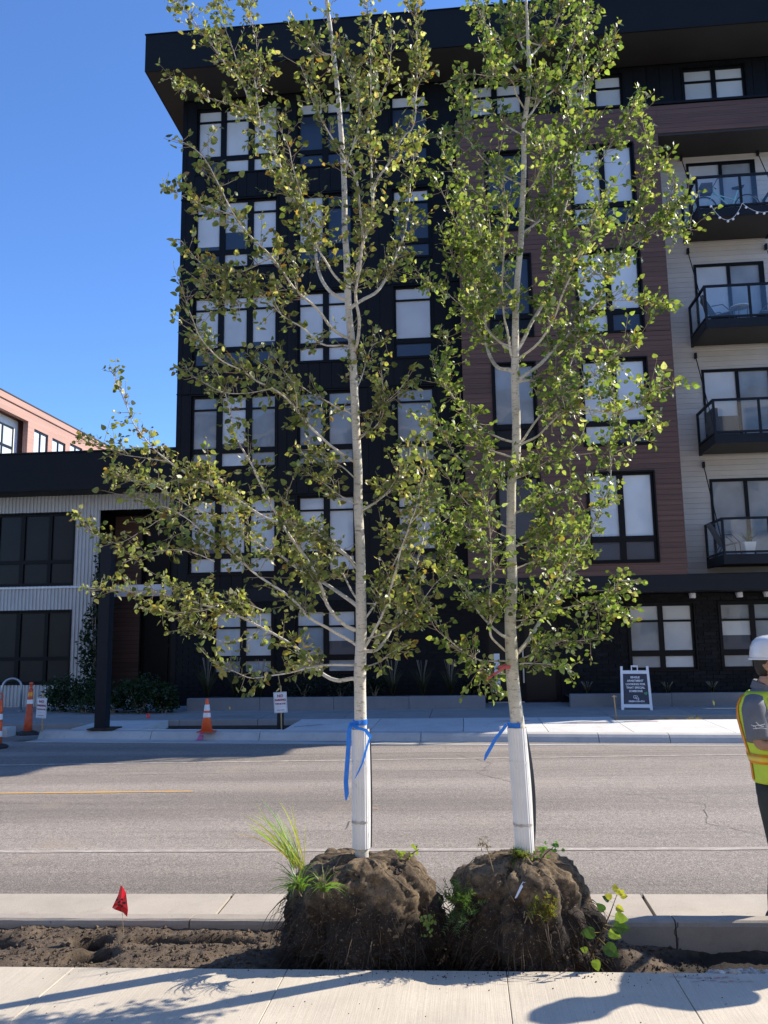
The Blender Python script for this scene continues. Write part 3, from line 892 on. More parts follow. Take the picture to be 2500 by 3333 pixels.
# ---------------------------------------------------------------- balconies
def balcony(i):
    z = 3.19 + FL * i
    x0, x1, y0, y1 = 5.80, 7.82, 19.10, 20.44
    words = ['lowest', 'second lowest', 'second highest', 'highest']
    what = ['holding a potted plant', 'holding a dark armchair', 'holding a small round table', 'hung with string lights'][i]
    r_ = empty('balcony', (6.8, 19.8, z), f'{words[i]} steel balcony with glass railing {what}', 'balcony', 'balconies stacked on the pale siding')
    MB().box(x0, x1, y0 + .02, y1, z + .03, z + .19).build('deck', M['soffit'], r_)
    MB().box(x0 - .02, x1 + .02, y0, y0 + .06, z, z + .215).box(x0 - .02, x0 + .04, y0 + .06, y1, z, z + .215).box(x1 - .04, x1 + .02, y0 + .06, y1, z, z + .215).build('edge_beam', M['steel_dark'], r_)
    zt = z + 1.05; zg0 = z + .29
    xm = (x0 + x1) / 2
    rl = MB()
    rl.box(x0 - .02, x1 + .02, y0, y0 + .055, zt - .05, zt)
    for x in (x0 - .02, x1 - .035): rl.box(x, x + .055, y0 + .055, y1, zt - .05, zt)
    rl.box(x0 - .015, x1 + .015, y0 + .005, y0 + .05, zg0 - .045, zg0)
    for x in (x0 - .015, x1 - .035): rl.box(x, x + .05, y0 + .05, y1, zg0 - .045, zg0)
    for x in (x0 - .018, xm - .025, x1 - .03): rl.box(x, x + .05, y0 + .003, y0 + .052, z + .215, zt - .05)
    for x in (x0 - .018, x1 - .03): rl.box(x, x + .05, y1 - .05, y1, z + .215, zt - .05)
    for x in (x0 + .66, xm + .66): rl.box(x, x + .03, y0 + .01, y0 + .045, z + .215, zg0 - .045)
    rail = rl.build('railing', M['steel_dark'], r_)
    for a, c in ((x0 + .035, xm - .03), (xm + .03, x1 - .035)): piece('glass_panel', M['clear_glass'], rail, a, c, y0 + .022, y0 + .032, zg0 + .003, zt - .053)
    for x in (x0 + .003, x1 - .012): piece('glass_panel', M['clear_glass'], rail, x, x + .01, y0 + .06, y1 - .055, zg0 + .003, zt - .053)
    for x in (x0 + .06, x1 - .06):
        zt2 = z + 2.53 if i < 3 else z + 2.33
        rod = MB().tube([(x, y1 - .03, zt2), (x, y0 + .16, z + .22)], .012, 6)
        rod.box(x - .025, x + .025, y1 - .09, y1, zt2 - .08, zt2 + .06)
        rod.build('tie_rod', M['steel_dark'], r_)
    # flashing under the deck on the wall
    MB().box(x0, x1 + .6, SY - .025, SY - .003, z - .06, z - .01).build('ledger_trim', M['white_plank'], r_)
    return z + .19
BZ = [balcony(i) for i in range(4)]

def place(o, loc, rz=0, scale=1):
    o.location = loc; o.rotation_euler = (0, 0, rz); o.scale = (scale,) * 3
    return o

# bicycle on the top balcony
def ring_tube(b, c, r, rad, n=28, k=6, axis='y'):
    pts = [(c[0] + r * math.cos(2 * PI * i / n), c[1], c[2] + r * math.sin(2 * PI * i / n)) for i in range(n + 1)]
    b.tube(pts, rad, k)
M['mint'] = pbr('mint_paint', (.35, .72, .66), .3, .05, 5, coat=.5)
M['wicker'] = pbr('dark_wire_basket', (.05, .04, .045), .6, .2, 40)
z0 = BZ[3]
by = 19.62
bike = empty('bicycle', (6.6, by, z0), 'mint step-through bicycle with front basket parked on the highest balcony', 'bicycle')
fc, rc, wr = (6.10, by, z0 + .30), (7.12, by, z0 + .30), .29
for c in (fc, rc):
    b = MB(); ring_tube(b, c, wr, .018); tyre = b.build('wheel', M['rubber'], bike, True)
    b = MB(); ring_tube(b, c, wr - .025, .008); b.build('rim', M['galv'], tyre, True)
    b = MB()
    for k in range(14):
        a = 2 * PI * k / 14; b.tube([c, (c[0] + (wr - .03) * math.cos(a), c[1] + .01, c[2] + (wr - .03) * math.sin(a))], .0022, 3)
    b.tube([(c[0], c[1] - .04, c[2]), (c[0], c[1] + .04, c[2])], .018, 8); b.build('spokes', M['galv'], tyre)
head, bb, seat = (6.33, by, z0 + .72), (6.75, by, z0 + .26), (6.92, by, z0 + .72)
b = MB().tube([head, bb], .016, 8).tube([(6.35, by, z0 + .66), (6.86, by, z0 + .46)], .014, 8).tube([bb, seat], .016, 8)
for s in (-.03, .03): b.tube([bb, (rc[0], by + s, rc[2])], .010, 6).tube([(6.86, by, z0 + .50), (rc[0], by + s, rc[2])], .009, 6)
b.build('frame', M['mint'], bike, True)
b = MB()
for s in (-.035, .035): b.tube([(6.33, by + s, z0 + .66), (6.27, by + s, z0 + .52), (fc[0], by + s, fc[2])], .010, 6)
b.tube([(6.33, by, z0 + .64), (6.37, by, z0 + .88)], .013, 6); b.build('fork', M['mint'], bike, True)
MB().tube([(6.50, by - .26, z0 + .93), (6.40, by - .18, z0 + .95), (6.36, by, z0 + .88), (6.40, by + .18, z0 + .95), (6.50, by + .26, z0 + .93)], .010, 6).build('handlebar', M['rubber'], bike, True)
MB().loft([[(x, y, z) for x, y, z in ((7.04, by - .08, z0 + .76), (7.04, by + .08, z0 + .76), (6.80, by + .02, z0 + .75), (6.80, by - .02, z0 + .75))], [(x, y, z) for x, y, z in ((7.06, by - .09, z0 + .81), (7.06, by + .09, z0 + .81), (6.78, by + .02, z0 + .79), (6.78, by - .02, z0 + .79))]]).build('saddle', M['rubber'], bike)
b = MB(); rr = []
for (zz, hw) in ((z0 + .66, .09), (z0 + .90, .125)):
    rr.append([(6.06 - hw * .2, by - hw, zz), (6.30, by - hw, zz), (6.30, by + hw, zz), (6.06 - hw * .2, by + hw, zz)])
b.loft(rr).build('basket', M['wicker'], bike)
MB().tube([(bb[0], by - .06, bb[2]), (bb[0] + .10, by - .07, bb[2] - .12)], .010, 6).tube([(bb[0], by + .06, bb[2]), (bb[0] - .10, by + .07, bb[2] + .12)], .010, 6).build('crank', M['galv'], bike)
# string lights along the railing
sl = empty('string_lights', (6.3, 19.05, z0), 'string of round white bulbs drooping below the highest balcony railing', 'string lights')
pts = []; bulbs = []
for (xa, xb, dp) in ((6.08, 6.80, .40), (6.80, 7.75, .26)):
    for i in range(13):
        u = i / 12; x = xa + (xb - xa) * u; pts.append((x, 19.06, z0 + .08 - dp * 4 * u * (1 - u)))
MB().tube(pts, .005, 4).build('cord', M['paper'], sl)
for i in (0, 3, 6, 8, 10, 14, 17, 19, 22, 24): bulbs.append(MB().sphere((pts[i][0], 19.055, pts[i][2] - .034), .031, 10, 8).build('bulb', M['white_plastic'], sl, True))

# chairs, table, pot
M['sling'] = pbr('grey_sling', (.16, .17, .20), .7, .1, 10)
M['chair_frame'] = pbr('bronze_chair_frame', (.05, .045, .045), .5, .1, 10)
def chair(loc, rz, label, dark=False):
    r_ = empty('patio_chair', (0, 0, 0), label, 'chair', 'chairs on the balconies')
    for s in (-.24, .24):
        MB().tube([(.24, s, 0), (.22, s, .34), (.05, s * 1.06, .52), (-.2, s * 1.06, .50)], .012, 6).build('arm', M['chair_frame'], r_, True)
        MB().tube([(-.30, s, 0), (-.12, s, .30), (-.22, s, .50), (-.38, s, .82)], .012, 6).build('leg', M['chair_frame'], r_, True)
    MB().loft([[(.24, -.23, .34), (.24, .23, .34), (.24, .23, .355), (.24, -.23, .355)], [(-.12, -.23, .28), (-.12, .23, .28), (-.12, .23, .30), (-.12, -.23, .30)]]).build('seat', M['sling'], r_)
    MB().loft([[(-.12, -.23, .28), (-.12, .23, .28), (-.13, .23, .30), (-.13, -.23, .30)], [(-.38, -.23, .82), (-.38, .23, .82), (-.395, .23, .82), (-.395, -.23, .82)]]).build('backrest', M['sling'], r_)
    return place(r_, loc, rz)
chair((6.30, 19.75, BZ[2]), R(-10), 'grey sling chair left of the round table on the second highest balcony')
chair((7.45, 19.75, BZ[2]), R(175), 'grey sling chair right of the round table on the second highest balcony')
tb = empty('side_table', (6.72, 19.55, BZ[2]), 'small round glass table between the two balcony chairs', 'table')
MB().lathe([(.20, 0), (.215, .01), (.215, .03), (.20, .04)], (6.72, 19.55, BZ[2] + .44), 20).build('table_top', M['pane_sky'], tb, True)
for k in range(3):
    a = 2 * PI * k / 3; MB().tube([(6.72 + .17 * math.cos(a), 19.55 + .17 * math.sin(a), BZ[2] + .44), (6.72 + .15 * math.cos(a), 19.55 + .15 * math.sin(a), BZ[2])], .010, 6).build('leg', M['chair_frame'], tb)
# dark padded armchair on the second lowest balcony
ac = empty('armchair', (6.12, 19.7, BZ[1]), 'boxy dark armchair at the left end of the second lowest balcony', 'chair')
M['cushion'] = pbr('charcoal_cushion', (.06, .06, .068), .8, .15, 8)
MB().box(5.90, 6.40, 19.45, 20.0, BZ[1] + .12, BZ[1] + .36).build('seat', M['cushion'], ac)
MB().box(5.88, 6.0, 19.46, 19.99, BZ[1] + .36, BZ[1] + .74).build('backrest', M['cushion'], ac)
for y in (19.40, 20.005): MB().box(5.88, 6.42, y, y + .045, BZ[1] + .03, BZ[1] + .52).build('arm', M['chair_frame'], ac)
chair((6.08, 19.78, BZ[0]), R(-5), 'grey sling chair beside the potted plant on the lowest balcony')
pot = empty('potted_plant', (6.45, 19.45, BZ[0]), 'spiky plant in a pale square pot on the lowest balcony', 'plant')
MB().loft([[(6.37, 19.37, BZ[0]), (6.53, 19.37, BZ[0]), (6.53, 19.53, BZ[0]), (6.37, 19.53, BZ[0])], [(6.32, 19.32, BZ[0] + .32), (6.58, 19.32, BZ[0] + .32), (6.58, 19.58, BZ[0] + .32), (6.32, 19.58, BZ[0] + .32)]]).build('pot', M['white_panel'], pot)
def blades(b, c, n, h, spread, w, rnd, col, jit=.25, droop=.5, lean=(0, 0)):
    for i in range(n):
        a = rnd.uniform(0, 2 * PI); L = h * rnd.uniform(.55, 1.1); sp = spread * rnd.uniform(.2, 1)
        d = Vector((math.cos(a) * sp + lean[0], math.sin(a) * sp + lean[1], 1)).normalized()
        p = Vector(c) + Vector((rnd.uniform(-1, 1), rnd.uniform(-1, 1), 0)) * spread * .06 * h
        side = d.cross(Vector((math.cos(a + 1.3), math.sin(a + 1.3), .1))).normalized(); k = 5; cc = tinted(col, jit, rnd); n0 = len(b.v)
        for j in range(k + 1):
            u = j / k
            wd = w * (1 - u) ** .7 * (.6 + .8 * min(u * 3, 1)) * .5 + .0002
            fold = d.cross(side) * wd * .5
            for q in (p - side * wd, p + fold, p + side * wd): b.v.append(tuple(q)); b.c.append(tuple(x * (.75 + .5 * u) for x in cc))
            p = p + d * (L / k); d = (d + Vector((math.cos(a) * .12, math.sin(a) * .12, -.16)) * droop * (1 + u)).normalized()
        for j in range(k):
            m = n0 + j * 3
            b.f.append((m, m + 1, m + 4, m + 3)); b.f.append((m + 1, m + 2, m + 5, m + 4))
    return b
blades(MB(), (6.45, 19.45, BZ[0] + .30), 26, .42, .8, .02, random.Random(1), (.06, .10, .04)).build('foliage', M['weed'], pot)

# ---------------------------------------------------------------- low building with corrugated wall, at the left
lowb = empty('low_building', (-12, 21.5, 0), 'low building with white corrugated wall and deep black roof edge beside the apartments', 'building')
LY = 21.5
holes_l = []
upx = [(-14.4, -13.75), (-13.62, -12.85), (-12.72, -12.10), (-11.98, -11.30), (-11.2, -10.60)]
def mL(i, j, rn): return PD
holes_l.append(window(lowb, upx, [(3.27, 3.80), (3.90, 5.12)], LY, 0, mL, seed=90, fr=.05))
holes_l.append(window(lowb, upx, [(.65, 1.2), (1.3, 2.46)], LY, 0, mL, seed=91, fr=.05))
holes_l.append((-9.82, -7.42, .3, 5.22))
rects = [(-30, -7.42, .0, 5.66)]
for h in holes_l: rects = rect_minus(rects, h)
b = MB()
for (x0, x1, z0_, z1_) in rects:
    pr = []; x = x0; p = .102
    prof = [(0, 0), (.35, 0), (.5, .028), (.85, .028)]
    i0 = math.floor(x0 / p)
    xs_ = []
    i = i0
    while i * p < x1:
        for u, h in prof:
            xx = i * p + u * p
            if x0 < xx < x1: xs_.append((xx, h))
        i += 1
    xs_ = [(x0, 0)] + xs_ + [(x1, 0)]
    for (a, h), (c, g) in zip(xs_, xs_[1:]): b.quad((a, LY - h, z0_), (c, LY - g, z0_), (c, LY - g, z1_), (a, LY - h, z1_))
b.build('corrugated_cladding', M['corrugated'], lowb)
wall_mesh('wall_core', M['black_trim'], lowb, -30, -7.42, 0, 5.64, LY + .01, LY + .3, holes_l[:2] + [(-9.82, -7.42, .3, 5.22)])
MB().box(-30, -7.43, 23.2, 30, 0, 6.4).build('body', M['black_trim'], lowb)
# recess with brown planks and tall windows
z = .35
while z < 5.15:
    piece('plank', M['brown_plank'], lowb, -9.82, -9.02, 22.5, 22.52, z, z + .118); z += .124
MB().box(-9.9, -9.82, 21.81, 22.6, .2, 5.3).box(-9.82, -7.43, 22.53, 22.8, .2, 5.3).box(-9.82, -7.43, 21.52, 22.6, 5.23, 5.35).build('recess_wall', M['black_trim'], lowb)
window(lowb, [(-8.92, -8.3), (-8.2, -7.55)], [(.5, 1.5), (1.6, 3.0), (3.1, 4.9)], 22.45, 0, mL, seed=92, fr=.04)
MB().box(-30, -7.43, 20.65, 20.70, 5.66, 6.66).build('fascia', M['black_fascia'], lowb)
MB().box(-30, -7.43, 20.71, 30, 5.70, 6.60).build('roof', M['black_trim'], lowb)
MB().box(-30, -7.43, 20.70, 23.0, 5.655, 5.695).build('soffit', M['soffit'], lowb)
MB().box(-30, -7.43, 20.62, 20.73, 6.662, 6.70).build('coping', M['black_trim'], lowb)
MB().box(-30, -9.825, LY - .06, LY + .005, 3.12, 3.17).box(-9.80, -7.43, 21.45, 21.50, 3.02, 3.17).build('ledge', M['white_panel'], lowb)
b = MB().box(-9.80, -7.43, 21.46, 21.49, 2.86, 3.02)
b.build('spandrel', M['corrugated'], lowb)

# ---------------------------------------------------------------- sunlit red building beyond
redb = empty('red_building', (-25, 45, 0), 'distant sunlit red brown building with white window bay above the low roof', 'building')
RX = -25.0
def side_box(b, y0, y1, z0, z1, d0, d1): return b.box(RX + d0, RX + d1, y0, y1, z0, z1)
holes_r = [(45.44, 47.09, 12.3, 14.14), (47.62, 49.31, 12.3, 14.12), (49.91, 51.63, 12.3, 14.33), (38.5, 44.73, 9, 14.40)]
rects = [(32, 60, 0, 15.0)]
for h in holes_r: rects = rect_minus(rects, h)
b = MB()
for (a, c, d, e) in rects: side_box(b, a, c, d, e, -.3, 0)
b.build('wall', M['brick_face'], redb)
MB().box(RX - 18, RX - .7, 32, 60, 0, 15.0).build('body', M['brick_face'], redb)
MB().box(RX - 18, RX + .08, 31.9, 60.1, 15.0, 15.36).build('roof', M['brick_face'], redb)
MB().box(RX - 18, RX + .11, 31.88, 60.12, 15.362, 15.43).build('coping', M['soffit'], redb)
rn = random.Random(4)
for (a, c, d, e) in holes_r[:3]:
    m_ = (a + c) / 2; b = MB()
    for q in rect_minus(rect_minus([(a, c, d, e)], (a + .1, m_ - .06, d + .1, e - .1)), (m_ + .06, c - .1, d + .1, e - .1)): side_box(b, q[0], q[1], q[2], q[3], -.16, -.05)
    w = b.build('window', M['steel_dark'], redb)
    for (p, q) in ((a + .1, m_ - .06), (m_ + .06, c - .1)): piece('pane', M['pane_sky'], w, RX - .12, RX - .10, p, q, d + .1, e - .1)
# white recessed bay
b = MB().box(RX - .68, RX - .62, 38.5, 44.73, 9, 14.40); b.build('bay_wall', M['white_panel'], redb)
b = MB(); a, c, d, e = 41.9, 44.2, 11.0, 13.9; m_ = (a + c) / 2
for q in rect_minus(rect_minus(rect_minus(rect_minus([(a, c, d, e)], (a + .1, m_ - .07, 12.75, e - .1)), (m_ + .07, c - .1, 12.75, e - .1)), (a + .1, m_ - .07, d, 12.6)), (m_ + .07, c - .1, d, 12.6)): side_box(b, q[0], q[1], q[2], q[3], -.62, -.55)
w = b.build('window', M['steel_dark'], redb)
for (p, q) in ((a + .1, m_ - .07), (m_ + .07, c - .1)):
    for (u, v) in ((12.75, e - .1), (d, 12.6)): piece('pane', M['pane_sky'], w, RX - .60, RX - .58, p, q, u, v)

# ---------------------------------------------------------------- the opposite side of the street, seen only as reflections in the windows
oppo = empty('opposite_building', (0, -17, 0), 'pale five storey apartment building across the street, behind the viewpoint', 'building')
M['stucco'] = pbr('pale_stucco', (.50, .46, .41), .8, .08, .8)
MB().box(-34, 26, -30, -17, -.4, 17.5).build('wall', M['stucco'], oppo)
MB().box(-34.4, 26.4, -30.4, -16.5, 17.5, 17.9).build('roof', M['soffit'], oppo)
for fl in range(5):
    for k in range(17):
        x = -32.2 + k * 3.4; z = 1.2 + fl * 3.3
        w = MB().box(x, x + 1.9, -17.0, -16.93, z, z + 1.9).build('window', M['frame'], oppo) if (fl, k) == (0, 0) else piece('window', M['frame'], oppo, x, x + 1.9, -17.0, -16.93, z, z + 1.9)
        for q in (0, 1): piece('pane', M['pane_blue'] if (k * 3 + fl + q) % 4 else M['pane_grey'], oppo, x + .08 + q * .9, x + .90 + q * .9, -16.925, -16.91, z + .1, z + 1.8)
# ---------------------------------------------------------------- street furniture
def lettering(parent, s, size, mat_, mw, x=0, z=0, lift=.004, bold=0):
    """flat letters in the local x-z plane of matrix mw, centred at x"""
    cu = bpy.data.curves.new('lettering', 'FONT'); cu.body = s; cu.size = size; cu.align_x = 'CENTER'; cu.offset = bold; cu.resolution_u = 2
    tmp = bpy.data.objects.new('lettering', cu); COL.objects.link(tmp)
    bpy.context.view_layer.update()
    me = bpy.data.meshes.new_from_object(tmp.evaluated_get(bpy.context.evaluated_depsgraph_get()))
    bpy.data.objects.remove(tmp); bpy.data.curves.remove(cu)
    me.name = 'lettering'; me.materials.clear(); me.materials.append(mat_)
    me.transform(mw @ Matrix.Translation((x, -lift, z)) @ Matrix.Rotation(PI / 2, 4, 'X'))
    o = bpy.data.objects.new('lettering', me); COL.objects.link(o); attach(o, parent)
    return o

# dark square column
c0 = (-7.12, 16.0)
colm = empty('street_column', (c0[0], c0[1], .0), 'tall dark steel column standing on the far pavement left of the cone', 'post')
MB().box(c0[0] - .11, c0[0] + .11, c0[1] - .11, c0[1] + .11, .02, 3.62).build('shaft', M['steel_dark'], colm)
MB().box(c0[0] - .13, c0[0] + .13, c0[1] - .13, c0[1] + .13, 3.62, 3.68).build('cap', M['steel_dark'], colm)
MB().box(c0[0] - .22, c0[0] + .30, c0[1] - .20, c0[1] + .26, .0, .022).build('base_plate', M['soil_dark'], colm)

def cone(loc, label):
    r_ = empty('traffic_cone', loc, label, 'cone')
    x, y, z = loc
    b = MB(); s = .15
    b.loft([[(x - s, y - s, z), (x + s, y - s, z), (x + s, y + s, z), (x - s, y + s, z)], [(x - s * .97, y - s * .97, z + .018), (x + s * .97, y - s * .97, z + .018), (x + s * .97, y + s * .97, z + .018), (x - s * .97, y + s * .97, z + .018)]])
    b.build('base', M['orange_old'], r_)
    rad = lambda h: .108 + (.026 - .108) * (h - .018) / .58
    MB().lathe([(rad(.018), .018), (rad(.30), .30), (rad(.598), .598), (rad(.598) * .8, .605)], loc, 24).build('body', M['orange'], r_, True)
    for a, c in ((.27, .35), (.39, .50)): MB().lathe([(rad(a) + .003, a), (rad(c) + .003, c)], loc, 24, False).build('band', M['reflective'], r_, True)
    return r_
cone((-4.86, 15.48, far_z(-4.86, 15.48)), 'small orange cone with two white bands on the far kerb')

def delineator(loc, label, bands, handle, tilt=0, old=True):
    r_ = empty('channelizer', loc, label, 'traffic post', 'tall orange channelizers at the left')
    x, y, z = loc
    MB().lathe([(.20, 0), (.205, .03), (.16, .06), (.10, .075)], loc, 8).build('base', M['rubber'], r_)
    H = .80
    rad = lambda h: .085 + (.040 - .085) * h / H
    top_ = (x + tilt, y, z)
    def ring(h, e=0): return [(x + tilt * h / H + (rad(h) + e) * math.cos(2 * PI * k / 18), y + (rad(h) + e) * math.sin(2 * PI * k / 18), z + .06 + h) for k in range(18)]
    MB().loft([ring(h) for h in (0, .25, .5, .74, .8)]).build('body', M['orange_old'], r_, True)
    for a, c, mm in bands: MB().loft([ring(a, .004), ring(c, .004)], False).build('band', M[mm], r_, True)
    hx = x + tilt; hz = z + .06 + H
    if handle == 'loop':
        MB().tube([(hx - .032, y, hz - .02), (hx - .03, y, hz + .07), (hx - .012, y, hz + .105), (hx + .012, y, hz + .105), (hx + .03, y, hz + .07), (hx + .032, y, hz - .02)], .012, 8).build('handle', M['orange_old'], r_, True)
    else:
        MB().lathe([(.03, 0), (.022, .02), (.022, .08), (.038, .09), (.038, .115), (.02, .13)], (hx, y, hz), 12).build('handle', M['orange_old'], r_, True)
delineator((-8.43, 15.62, -.06), 'tall faded orange channelizer standing behind the left no parking sign', [(.52, .60, 'reflective'), (.66, .74, 'amber_band')], 'knob', .03)
delineator((-8.42, 14.55, road_z(-8.4, 14.55)), 'orange and white banded channelizer with loop handle at the left picture edge', [(.14, .24, 'reflective'), (.30, .40, 'orange'), (.44, .54, 'reflective'), (.58, .68, 'orange')], 'loop', .03)

def park_sign(cx, cy, z0, z1, w, zs, zt, label, tilt, rz):
    r_ = empty('no_parking_sign', (cx, cy, zs), label, 'sign', 'no parking signs on stakes')
    mw = Matrix.Translation((cx, cy - .028, (z0 + z1) / 2)) @ Matrix.Rotation(rz, 4, 'Z') @ Matrix.Rotation(tilt, 4, 'Y')
    MB().bar((cx + .02, cy, zs - .12), (cx, cy, zt), .035, .018).build('stake', M['wood'], r_)
    h = (z1 - z0) / 2; b = MB(); n = 6; rows = []
    for j in range(7):
        zz = -h + 2 * h * j / 6
        rows.append([mw @ Vector((-w / 2 + w * i / n, .006 * math.sin(i * 1.3 + j * .7), zz)) for i in range(n + 1)])
    for j in range(6):
        for i in range(n): b.quad(rows[j][i], rows[j][i + 1], rows[j + 1][i + 1], rows[j + 1][i])
    n0 = len(b.v)
    bd = b.build('board', M['paper'], r_)
    sm = bd.modifiers.new('thickness', 'SOLIDIFY'); sm.thickness = .004; sm.offset = 1
    fr = MB(); e = .010
    for (a, c, d, g) in ((-w / 2 + e, w / 2 - e, h - e - .004, h - e), (-w / 2 + e, w / 2 - e, -h + e, -h + e + .004), (-w / 2 + e, -w / 2 + e + .004, -h + e, h - e), (w / 2 - e - .004, w / 2 - e, -h + e, h - e)):
        fr.quad(*[mw @ Vector((x, -.013, z)) for x, z in ((a, d), (c, d), (c, g), (a, g))])
    fr.build('printed_border', M['grey_ink'], bd)
    lettering(bd, 'NO', .072, M['red_ink'], mw, 0, h - .095, .014, .002)
    lettering(bd, 'PARKING', .050, M['red_ink'], mw, 0, h - .165, .014, .0022)
    lettering(bd, 'THIS BLOCK', .0365, M['red_ink'], mw, 0, h - .232, .014, .0018)
    lettering(bd, 'POLICE ORDER', .0215, M['red_ink'], mw, 0, h - .345, .014, .0006)
    ln = MB(); rn = random.Random(5)
    for i in range(9):
        x = -.08 + i * .018; q = rn.uniform(-.005, .008)
        ln.quad(*[mw @ Vector((x + u, -.013, h - .285 + v + q)) for u, v in ((0, 0), (.012, .003), (.012, .006), (0, .003))])
    ln.build('handwriting', M['grey_ink'], bd)
    return r_
park_sign(-3.585, 16.05, .285, .675, .255, -.1, .79, 'white no parking sign on a wooden stake in the far central tree pit', R(-3), R(4))
park_sign(-8.33, 15.95, .22, .61, .24, -.15, .70, 'white no parking sign partly behind the left channelizer', R(2), R(-12))

# small black utility post by the sign
up_ = empty('utility_post', (-3.78, 16.9, -.1), 'short black post in the tree pit behind the no parking sign', 'post')
MB().box(-3.84, -3.72, 16.85, 16.95, -.15, .29).build('shaft', M['rubber'], up_)
MB().box(-3.85, -3.71, 16.84, 16.96, .29, .32).build('cap', M['rubber'], up_)

# bicycle rack
rk = empty('bike_rack', (-10.95, 19.5, .05), 'grey inverted U bicycle rack by the left planting bed', 'bike rack')
pts = [(-11.16, 19.4, .02)] + [(-10.95 - .21 * math.cos(a), 19.4 + .12 * (1 - math.cos(a)) / 2, .62 + .21 * math.sin(a)) for a in [PI * i / 10 for i in range(11)]] + [(-10.74, 19.52, .02)]
MB().tube(pts, .028, 10).build('hoop', M['galv'], rk, True)
for x, y in ((-11.16, 19.4), (-10.74, 19.52)): MB().lathe([(.07, 0), (.07, .012)], (x, y, .052), 12).build('foot_plate', M['galv'], rk)

# marker flags
def flag(loc, h, size, m, label, group, rz, text=False, droop=.3):
    x, y, z = loc
    r_ = empty('marker_flag', loc, label, 'flag', group)
    MB().tube([(x, y, z - .05), (x + .004, y, z + h)], .0016 if h < .5 else .002, 5).build('wire', M['wire'], r_)
    b = MB(); n = 6; c, s = math.cos(rz), math.sin(rz); rows = []
    for j in range(n + 1):
        v = j / n; row = []
        for i in range(n + 1):
            u = i / n
            lx = u * size * (.75 - .25 * droop * v) ; lz = -v * size * 1.1 - u * size * droop * .9
            wob = .12 * size * math.sin(u * 4 + v * 2.5)
            row.append((x + .003 + lx * c - wob * s, y + lx * s + wob * c, z + h + lz))
        rows.append(row)
    for j in range(n):
        for i in range(n): b.quad(rows[j][i], rows[j][i + 1], rows[j + 1][i + 1], rows[j + 1][i])
    b.build('pennant', m, r_, True)
    if text:
        rn = random.Random(2); ink = MB()
        for k in range(9):
            i = rn.randrange(1, 5); j = rn.randrange(1, 5)
            a, c2, d, e = [Vector(rows[p][q]) for p, q in ((j, i), (j, i + 1), (j + 1, i + 1), (j + 1, i))]
            nn = (c2 - a).cross(e - a).normalized()
            if nn.y > 0: nn = -nn
            f = lambda u, v: a + (c2 - a) * u + (e - a) * v + nn * .0015
            w0 = rn.uniform(0, .5); ink.quad(f(w0, .1), f(w0 + .35, .1), f(w0 + .35, .75), f(w0, .75))
        ink.build('printing', M['black_ink'], r_)
    return r_
# near flag: a limp folded vinyl pennant
fr_ = empty('marker_flag', (-2.10, 5.16, -.06), 'bright red vinyl marker flag stuck in the near strip of soil', 'flag', 'red marker flags')
MB().tube([(-2.105, 5.16, -.14), (-2.145, 5.16, .222)], .0014, 5).build('wire', M['wire'], fr_)
b = MB()
FP = [(-1.945, .25, 0), (-1.925, .245, .012), (-1.905, .19, -.012), (-1.885, .12, .006), (-1.872, .078, .02), (-1.882, .022, .01), (-1.93, .045, -.02), (-1.985, .075, .008), (-2.012, .083, -.006), (-1.99, .12, .01), (-1.965, .18, -.004)]
cen = (-1.935, .12, .02)
n0 = len(b.v)
FM = lambda p: (-2.153 + (p[0] + 1.945) * .78 + .012, 5.158 - p[2] * .8, .222 + (p[1] - .25) * .78)
b.v.append(FM(cen))
for p in FP: b.v.append(FM(p))
for i in range(len(FP)): b.f.append((n0, n0 + 1 + (i + 1) % len(FP), n0 + 1 + i))
pn = b.build('pennant', M['red_flag'], fr_, False)
sm = pn.modifiers.new('thickness', 'SOLIDIFY'); sm.thickness = .0012
b = MB(); rn = random.Random(3)
for k in range(9):
    x = -2.160 + rn.uniform(0, .05); zz = .098 + rn.uniform(0, .05)
    b.quad((x, 5.134, zz), (x + .014, 5.134, zz + .004), (x + .012, 5.135, zz + .014), (x + .001, 5.135, zz + .010))
b.build('printing', M['black_ink'], fr_)
flag((-6.86, 17.62, .03), .12, .09, M['red_flag'], 'small red marker flag on the far pavement left of the cone', 'red marker flags', R(15), False, .1)
flag((-3.98, 17.55, .02), .20, .10, M['red_flag'], 'small dark red marker flag behind the no parking sign', 'red marker flags', R(20), False, .5)
flag((-5.45, 19.0, .05), .13, .05, M['yellow_flag'], 'small yellow marker flag at the foot of the left planter wall', 'yellow marker flags', R(50), False, .8)
flag((5.32, 19.1, .06), .20, .11, M['yellow_flag'], 'yellow marker flag on the far pavement beside the worker', 'yellow marker flags', R(60), False, .8)
st = tag(MB().bar((2.93, 17.25, -.15), (2.90, 17.25, .48), .045, .02).bar((2.86, 17.25, .455), (2.95, 17.25, .455), .03, .018).build('survey_stake', M['wood']), 'grey wooden stake standing in the right tree pit left of the sandwich board', 'stake')

